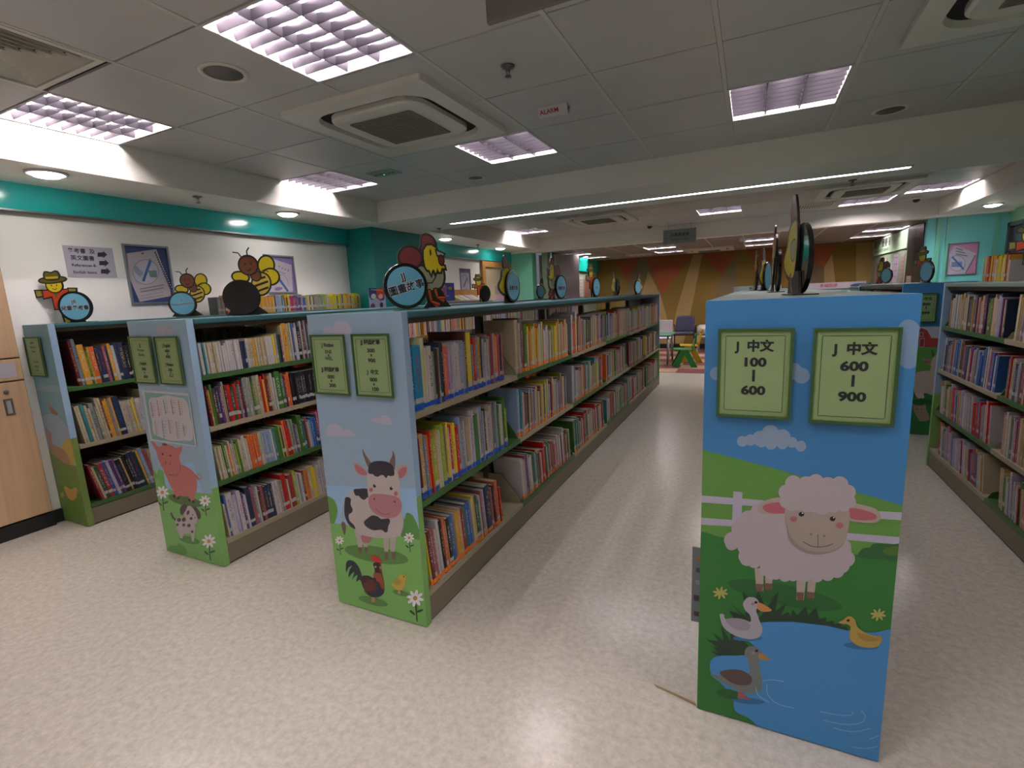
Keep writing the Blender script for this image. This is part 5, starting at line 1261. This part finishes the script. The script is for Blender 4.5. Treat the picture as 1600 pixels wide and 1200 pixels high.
MB().box(-3.995, -3.983, Pq[0].y-.01, Pq[1].y+.01, 1.3955, Pq[0].z+.01).build('frame', BLACK, t)
A = Art(x=-3.982, bounds=(Pq[0].y, Pq[1].y, 1.40, Pq[0].z), step=.00015, sign=1); d_stand(A); A.done('sheet', t, PAPER)
t = thing('leaflet_holder', 'oak leaflet holder with slanted papers beside the poster stand', 'holder', (-4.0, 6.75, 1.395))
MB().box(-4.12, -4.10, 6.35, 7.3, 1.3955, 1.56).build('back_board', OAK, t)
for i_, (ya, c) in enumerate(((6.45, 'b0a878'), (6.62, 'c4bcc0'), (6.8, 'b8a0a4'), (6.95, 'c0b8b4'))):
    MB().prism([(-4.09, ya, 1.397), (-3.92, ya, 1.397), (-3.93, ya, 1.405), (-4.085, ya, 1.475)], (0, .14, 0)).build('leaflet', mat('leaflet_'+'abcd'[i_], c, .5), t)
# wooden door
t = thing('door_1', 'cream door in an orange wood frame', 'door', (-4.3, 8.3, 0)); t['kind'] = 'structure'
MB().box(-4.319, -4.27, 7.82, 7.93, 0, 2.06).box(-4.319, -4.27, 8.86, 8.97, 0, 2.06).box(-4.319, -4.27, 7.93, 8.86, 1.96, 2.06).build('frame', OAK, t)
MB().box(-4.319, -4.30, 7.931, 8.859, .002, 1.959).build('leaf', mat('door_cream', 'b0a088', 0.5), t)
def d_notice(A): A.poly([(750,440),(800,440),(800,480),(750,480)], '8c8070'); A.poly([(760,460),(800,460),(800,480),(760,480)], 'b08c9c')
A = Art(x=-4.2995, bounds=(8.3, 8.72, 1.2, 1.62), step=.00015, sign=1); d_notice(A); A.done('notice', t, PAPER)
# folded partition beyond the mint column
t = thing('folding_partition', 'stack of folded partition panels with dark gaps, beyond the mint column', 'partition', (-3.6, 9.7, 0))
for k in range(5): MB().box(-3.82+k*.064, -3.782+k*.064, 9.32, 10.1, .004, 2.2).build('panel', mat('partition_panel', '8c8488', .5), t)
MB().box(-3.8205, -3.49, 9.95, 10.2, .004, 2.215).build('rear_panel', mat('partition_dark', '222126', .6), t)
MB().prism([(-3.49, 9.3, .004), (-3.45, 9.28, .004), (-3.2, 9.95, .004), (-3.24, 9.97, .004)], (0, 0, 2.19)).build('end_panel', mat('partition_panel'), t)
# posters on the far left wall, below the teal band
for i_, (ya, yb, c, z0_, z1_) in enumerate(((10.35, 10.65, 'a86848', 1.3, 1.85), (10.75, 11.0, 'b0a4b4', .9, 1.8), (11.15, 11.45, 'a8a0a0', 1.0, 1.8), (11.55, 12.0, '9c6c5c', 1.2, 1.75))):
    t = thing('wall_notice', 'pale notice sheet on the far left wall, %s from the partition' % ('first', 'second', 'third', 'fourth')[i_], 'notice', (-3.6, ya, z0_))
    m_ = MB(); m_.box(-3.5995, -3.594, ya, yb, z0_, z1_, 0, lin(c))
    for k in range(9): zz = z1_-.06-k*(z1_-z0_-.1)/9; m_.box(-3.594, -3.593, ya+.03, yb-.03-(k % 3)*.03, zz-.012, zz, 0, lin('6c5c58' if k else '5c3c34'))
    m_.build('sheet', PAPER, t)
# ------------------------------------------------------------------ reading corner: children's table, chairs
def kid_chair(label, x, y, rz, m, sh=.31, bh=.6, w_=.34):
    t = thing('child_chair', label, 'chair', (x, y, 0.008), rz)
    h2 = w_/2; b_ = MB()
    b_.grid([(-h2, -h2, sh), (h2, -h2, sh), (h2, h2*.9, sh-.01), (-h2, h2*.9, sh-.01), (-h2, -h2, sh+.022), (h2, -h2, sh+.022), (h2, h2*.9, sh+.012), (-h2, h2*.9, sh+.012)], [(0,3,2,1),(4,5,6,7),(0,1,5,4),(1,2,6,5),(2,3,7,6),(3,0,4,7)])
    b_.build('seat', m, t, .012, world=False)
    # back: frame with a hand slot
    o_ = [(-h2*.95, sh-.02), (h2*.95, sh-.02), (h2*.8, bh), (-h2*.8, bh)]
    b_ = MB(); yb = h2*.9
    def Q(px, pz, dy): return (px, yb+(pz-sh)*.22+dy, pz)
    for a_, c_ in (((-.95, -.02, -.78, bh-sh), None), ((.78, -.02, .95, bh-sh), None)):
        x0_, z0_, x1_, z1_ = a_
        b_.prism([Q(h2*min(x0_, x1_), sh+z0_, 0), Q(h2*max(x0_, x1_), sh+z0_, 0), Q(h2*max(x0_, x1_)*.86, sh+z1_, 0), Q(h2*min(x0_, x1_)*.86, sh+z1_, 0)], (0, .022, 0))
    b_.prism([Q(-h2*.8, bh-.05, 0), Q(h2*.8, bh-.05, 0), Q(h2*.78, bh, 0), Q(-h2*.78, bh, 0)], (0, .0225, 0)); b_.prism([Q(-h2*.8, sh+.06, .001), Q(h2*.8, sh+.06, .001), Q(h2*.76, bh-.10, .001), Q(-h2*.76, bh-.10, .001)], (0, .019, 0))
    b_.build('backrest', m, t, .005, world=False)
    for sx_ in (-1, 1):
        MB().prism([(sx_*h2*.92-.017, -h2*.3, sh+.0), (sx_*h2*.92+.017, -h2*.3, sh+.0), (sx_*h2*.92+.017, .06, sh+.0), (sx_*h2*.92-.017, .06, sh+.0)], (sx_*.015, -h2*.85, -sh)).build('leg', m, t, .004, world=False)
        MB().prism([(sx_*h2*.92-.017, -.03, sh-.001), (sx_*h2*.92+.017, -.03, sh-.001), (sx_*h2*.92+.017, h2*.5, sh-.001), (sx_*h2*.92-.017, h2*.5, sh-.001)], (sx_*.015, h2*.95, -sh+.001)).build('leg', m, t, .004, world=False)
    return t
kid_chair('green plastic child chair at the green table', -1.12, 9.6, r_(-80), mat('green_plastic', '1c6a28', .35))
kid_chair('yellow plastic child chair behind the green one', -1.08, 10.2, r_(-80), mat('yellow_plastic', 'b89414', .35), .32, .64)
t = thing('table', 'low green-topped child table beside the far end of the cow bookcase', 'table', (-1.75, 10.0, .008))
MB().box(-2.3, -1.36, 9.7, 10.5, .545, .572).build('tabletop', mat('table_green', '2f7058', .35), t, .008)
for sx_, sy_ in ((-2.22, 9.78), (-1.42, 9.78), (-2.22, 10.42), (-1.42, 10.42)): MB().tube((sx_, sy_, .008), (sx_, sy_, .545), .018, 12).build('leg', mat('grey_leg', '8a8684', .35, .5), t)
t = thing('chair', 'white plastic chair partly hidden behind the green table', 'chair', (-1.72, 10.95, .008))
WP = mat('white_plastic', 'aaa4a8', .4)
MB().box(-1.92, -1.52, 10.75, 11.15, .40, .425).build('seat', WP, t, .01); MB().box(-1.92, -1.52, 11.15, 11.175, .426, .78).build('backrest', WP, t, .01)
for sx_, sy_ in ((-1.90, 10.77), (-1.54, 10.77), (-1.90, 11.13), (-1.54, 11.13)): MB().tube((sx_, sy_, .008), (sx_, sy_, .40), .013, 10).build('leg', WP, t)
t = thing('armchair', 'purple-grey padded chair with black frame against the fabric wall', 'chair', (-1.37, 11.9, .008))
PUR = mat_noise('purple_fabric', '2c2c40', '34344c', 90, .85)
MB().box(-1.58, -1.16, 11.66, 12.06, .40, .46).build('seat', PUR, t, .02)
b_ = MB(); n_ = 8
V = []; F = []
for j in range(n_+1):
    for i in range(n_+1):
        u_, v_ = i/n_, j/n_; wv = .215*(1-.12*v_**3); V.append((-1.37+(u_-.5)*2*wv, 12.07+.05*v_+.02*math.cos((u_-.5)*PI), .45+.37*v_-.03*(2*u_-1)**4*v_))
for j in range(n_):
    for i in range(n_): k_ = j*(n_+1)+i; F.append((k_, k_+1, k_+n_+2, k_+n_+1))
b_.grid(V, F, 0, None, True); o_ = b_.build('backrest', PUR, t); sm_ = o_.modifiers.new('thick', 'SOLIDIFY'); sm_.thickness = .035
for sx_ in (-1.6, -1.14):
    MB().path([(sx_, 11.68, .02), (sx_, 11.68, .60), (sx_, 11.72, .63), (sx_, 12.02, .63), (sx_, 12.08, .55), (sx_, 12.10, .02)], .011, 8).build('leg_frame', BLACK, t)
MB().tube((-1.6, 11.85, .39), (-1.14, 11.85, .39), .011, 8).build('crossbar', BLACK, t)
t = thing('bench', 'white framed bench with a wrapped cushion roll near the blue bookcase', 'bench', (-.82, 11.95, .008))
MB().box(-1.09, -.45, 11.75, 12.2, .345, .375).build('seat', WP, t, .006)
for sx_, sy_ in ((-1.07, 11.77), (-.47, 11.77), (-1.07, 12.18), (-.47, 12.18)): MB().box(sx_-.013, sx_+.013, sy_-.013, sy_+.013, .008, .345).build('leg', WP, t)
tag(MB().lathe([(.0001, -.34), (.08, -.34), (.115, -.3), (.12, -.1), (.11, .1), (.118, .28), (.08, .33), (.0001, .33)], (-.75, 11.97, .375+.1205), 24, 0, 'x').build('cushion_roll', mat('wrapped_cushion', 'a8a2a4', .3)), 'rolled cushion in clear wrap lying on the white bench', 'cushion')
# curved low display cases with printed headers, behind the sheep bookcase
def curved_case(label, x0, x1, yc, z1, text, tcol, col, whale=False):
    t = thing('display_case', label, 'display case', ((x0+x1)/2, yc, 0)); cx_, hw_ = (x0+x1)/2, (x1-x0)/2
    def arc(r0, zz, off=0): return [(cx_+(hw_+off)*math.cos(a_), yc-(.28+off)*math.sin(a_), zz) for a_ in [PI*k/16 for k in range(17)]]
    MB().prism(arc(0, .009), (0, 0, z1-.107)).build('body', mat('case_body', '7c9c94', .5), t)
    MB().prism(arc(0, z1-.097, .015), (0, 0, .095), 0, None, None, False).build('header', mat(col[0], col[1], .4), t)
    b_ = MB(); add_text(b_, text, (cx_, yc-.298, z1-.05), (1, 0, 0), (0, 0, 1), .06, .01)
    b_.build('lettering', mat('ink_'+tcol, tcol, .5), t)
    if whale:
        q = catmull([(cx_+.42+a_*.13, z1-.05+c_*.035) for a_, c_ in ((-1, -.2), (-.4, .5), (.3, .35), (.7, .2), (1, .9), (1.2, .3), (.9, -.3), (.2, -.7), (-.6, -.8))], 4)
        tag_ = MB(); tag_.prism([(a_, yc-.27, c_) for a_, c_ in q], (0, .004, 0)); tag_.build('whale_print', mat('whale_blue', '2c4c6c', .5), t)
curved_case('curved display case with pale header seen left of the nearest edge-on sign', -.28, .42, 9.6, 1.42, '新書介紹', '2c3c64', ('header_pale', 'a8b8c0'))
curved_case('long curved display case with white header, pink lettering and whale', .55, 1.60, 9.6, 1.415, '幸福閱讀', 'a84c68', ('header_white', 'b4aab4'), True)

# ------------------------------------------------------------------ far right wall: header band, posters, dark doors
t = thing('header_board', 'pale green header board with dark Chinese characters on the far right wall', 'sign', (2.2, 11, 1.9))
MB().box(2.175, 2.199, 10.0, 12.55, 1.90, 2.19).build('board', mat('header_pale_green', '9fb89c', .35), t)
b_ = MB(); add_text(b_, '青少年圖書館', (2.174, 11.75, 2.09), (0, -1, 0), (0, 0, 1), .17, .02, sx=1.3); add_text(b_, 'YOUNG ADULT LIBRARY', (2.174, 11.75, 1.965), (0, -1, 0), (0, 0, 1), .075, .015, sx=1.3)
b_.build('lettering', mat('ink_black'), t)
DKM = mat('dark_metal_panel', '4a4a4c', .25, .7)
t = thing('metal_doors', 'dark brushed metal panels between the header board and aqua wall', 'door', (2.2, 9.6, 0))
MB().box(2.18, 2.199, 9.2, 9.56, .002, 2.2).build('panel', DKM, t); MB().box(2.18, 2.199, 9.57, 9.98, .002, 2.2).build('panel', DKM, t)
for i_, (ya, yb, z0_, z1_, c, tp) in enumerate(((12.1, 12.3, .9, 1.65, 'a07c78', 'reddish'), (11.35, 11.65, .9, 1.80, 'b89c98', 'pink'), (10.55, 10.85, .9, 1.84, 'b4a4bc', 'lilac'), (10.15, 10.4, 1.2, 1.82, '8c8078', 'beige and purple'), (9.6, 9.85, 1.1, 1.46, 'a89098', 'small pink'))):
    t = thing('wall_notice', '%s notice sheet on the grey-green far right wall' % tp, 'notice', (2.18, ya, z0_)); xw = 2.179 if ya < 9.9 else 2.199
    m_ = MB(); m_.box(xw-.006, xw-.001, ya, yb, z0_, z1_, 0, lin(c))
    for k in range(8): zz = z1_-.05-k*(z1_-z0_-.08)/8; m_.box(xw-.007, xw-.006, ya+.02, yb-.02-(k % 3)*.03, zz-.014, zz, 0, lin('7c4c54' if k % 2 else '6c6064'))
    m_.build('sheet', PAPER, t)
# aqua wall: poster, trims; right wall: header, dark window
def wall_art_y(name, label, corners, y, draw, frame):
    P_ = [at(a_, b_, y=y) for a_, b_ in corners]
    x0_, x1_ = (P_[0].x+P_[3].x)/2, (P_[1].x+P_[2].x)/2; z1_, z0_ = (P_[0].z+P_[1].z)/2, (P_[2].z+P_[3].z)/2
    t = thing(name, label, 'poster', (x0_, y, z0_))
    MB().box(x0_, x1_, y-.003, y-.0001, z0_, z1_).build('backing', mat('paper_white'), t)
    A_ = Art(y=y-.0032, bounds=(x0_, x1_, z0_, z1_), step=.0002); draw(A_); A_.done('sheet', t, PAPER); e = .012
    MB().box(x0_-e, x1_+e, y-.016, y, z1_, z1_+e).box(x0_-e, x1_+e, y-.016, y, z0_-e, z0_).box(x0_-e, x0_, y-.016, y, z0_, z1_).box(x1_, x1_+e, y-.016, y, z0_, z1_).build('frame', frame, t)
def d_pink(A):
    A.view(1340, 240, 5.454); A.poly([(700,700),(1060,700),(1060,1080),(700,1080)], 'b884a4'); A.poly([(755,880),(835,786),(1010,850),(925,1036),(740,1036)], 'b0acc0')
    A.ell(848,935,72,68,'7c8094'); A.ell(848,935,67,63,'b0aec0'); A.poly([(800,925),(890,920),(890,965),(798,968)], '6c7ca0'); A.line([(805,878),(905,988)], 16, '3464a0', False)
    for k in range(12): A.ell(1000-k*7, 872+k*13, 6, 5, '34344c', 0, 8)
    for y_, w_ in ((805,60),(830,80),(855,100)): A.line([(835,y_),(835+w_,y_+18)], 8, '64687c', False)
wall_art_y('framed_poster', 'silver framed pink notebook poster on the aqua wall', [(1485,382),(1528,379),(1523,426),(1478,430)], YB, d_pink, SNAP)
for i_, (xx, w_) in enumerate(((2.33, .05), (2.43, .03), (2.95, .05))):
    tag(MB().box(xx-w_/2, xx+w_/2, YB-.02, YB, 0.002, 2.234).build('wall_pipe_cover', mat('aqua_trim', '6cb8a4' if i_ == 0 else '74c4b4', .4)), 'painted vertical cover strip on the aqua wall, %s from the left' % ('first', 'second', 'third')[i_], 'trim strip')
t = thing('window_1', 'dark framed window in the right wall below the green header', 'window', (3.05, 8.4, 0)); t['kind'] = 'structure'
for k in range(5):
    ya = 8.95-k*1.0
    MB().box(3.0, 3.08, ya-.06, ya, .8, 2.08).build('mullion', mat('window_frame_dark', '3c3a3c', .4), t)
    MB().box(3.045, 3.055, ya-1.0, ya-.06, .85, 2.03).build('pane', mat('window_glass_dark', '4a5460', .1, 0, .8), t)
MB().box(3.0, 3.08, 3.95, 8.95, 2.031, 2.08).build('mullion', mat('window_frame_dark'), t); MB().box(3.0, 3.08, 3.95, 8.95, .8, .849).build('mullion', mat('window_frame_dark'), t)
# picture book sticking out at the foot of the sheep bookcase
t = thing('board_book', 'grey picture book leaning out at the foot of the sheep bookcase', 'book', (-.15, 1.83, .0))
b_ = MB(); b_.box(-.168, -.1255, 1.815, 1.822, .155, .46, 0, lin('6c7478'))
for x_, z_, s_, c in ((-.150, .19, .016, '4a3434'), (-.150, .255, .02, '3c2c30'), (-.148, .32, .014, '8c8a88'), (-.146, .37, .016, '3c4844'), (-.146, .42, .014, 'a06c3c')): b_.box(x_-s_*.5, x_+s_*.9, 1.8142, 1.815, z_-s_*.6, z_+s_*.6, 0, lin(c))
b_.build('cover', PAPER, t)
tag(MB().prism([(-.27, 1.62, .0005), (-.262, 1.612, .0005), (-.125, 1.58, .0005), (-.127, 1.59, .0005)], (0, 0, .003)).build('floor_wire', mat('brown_wire', '8c7450', .6)), 'thin brown strip on the floor beside the blue sheep panel', 'strip')
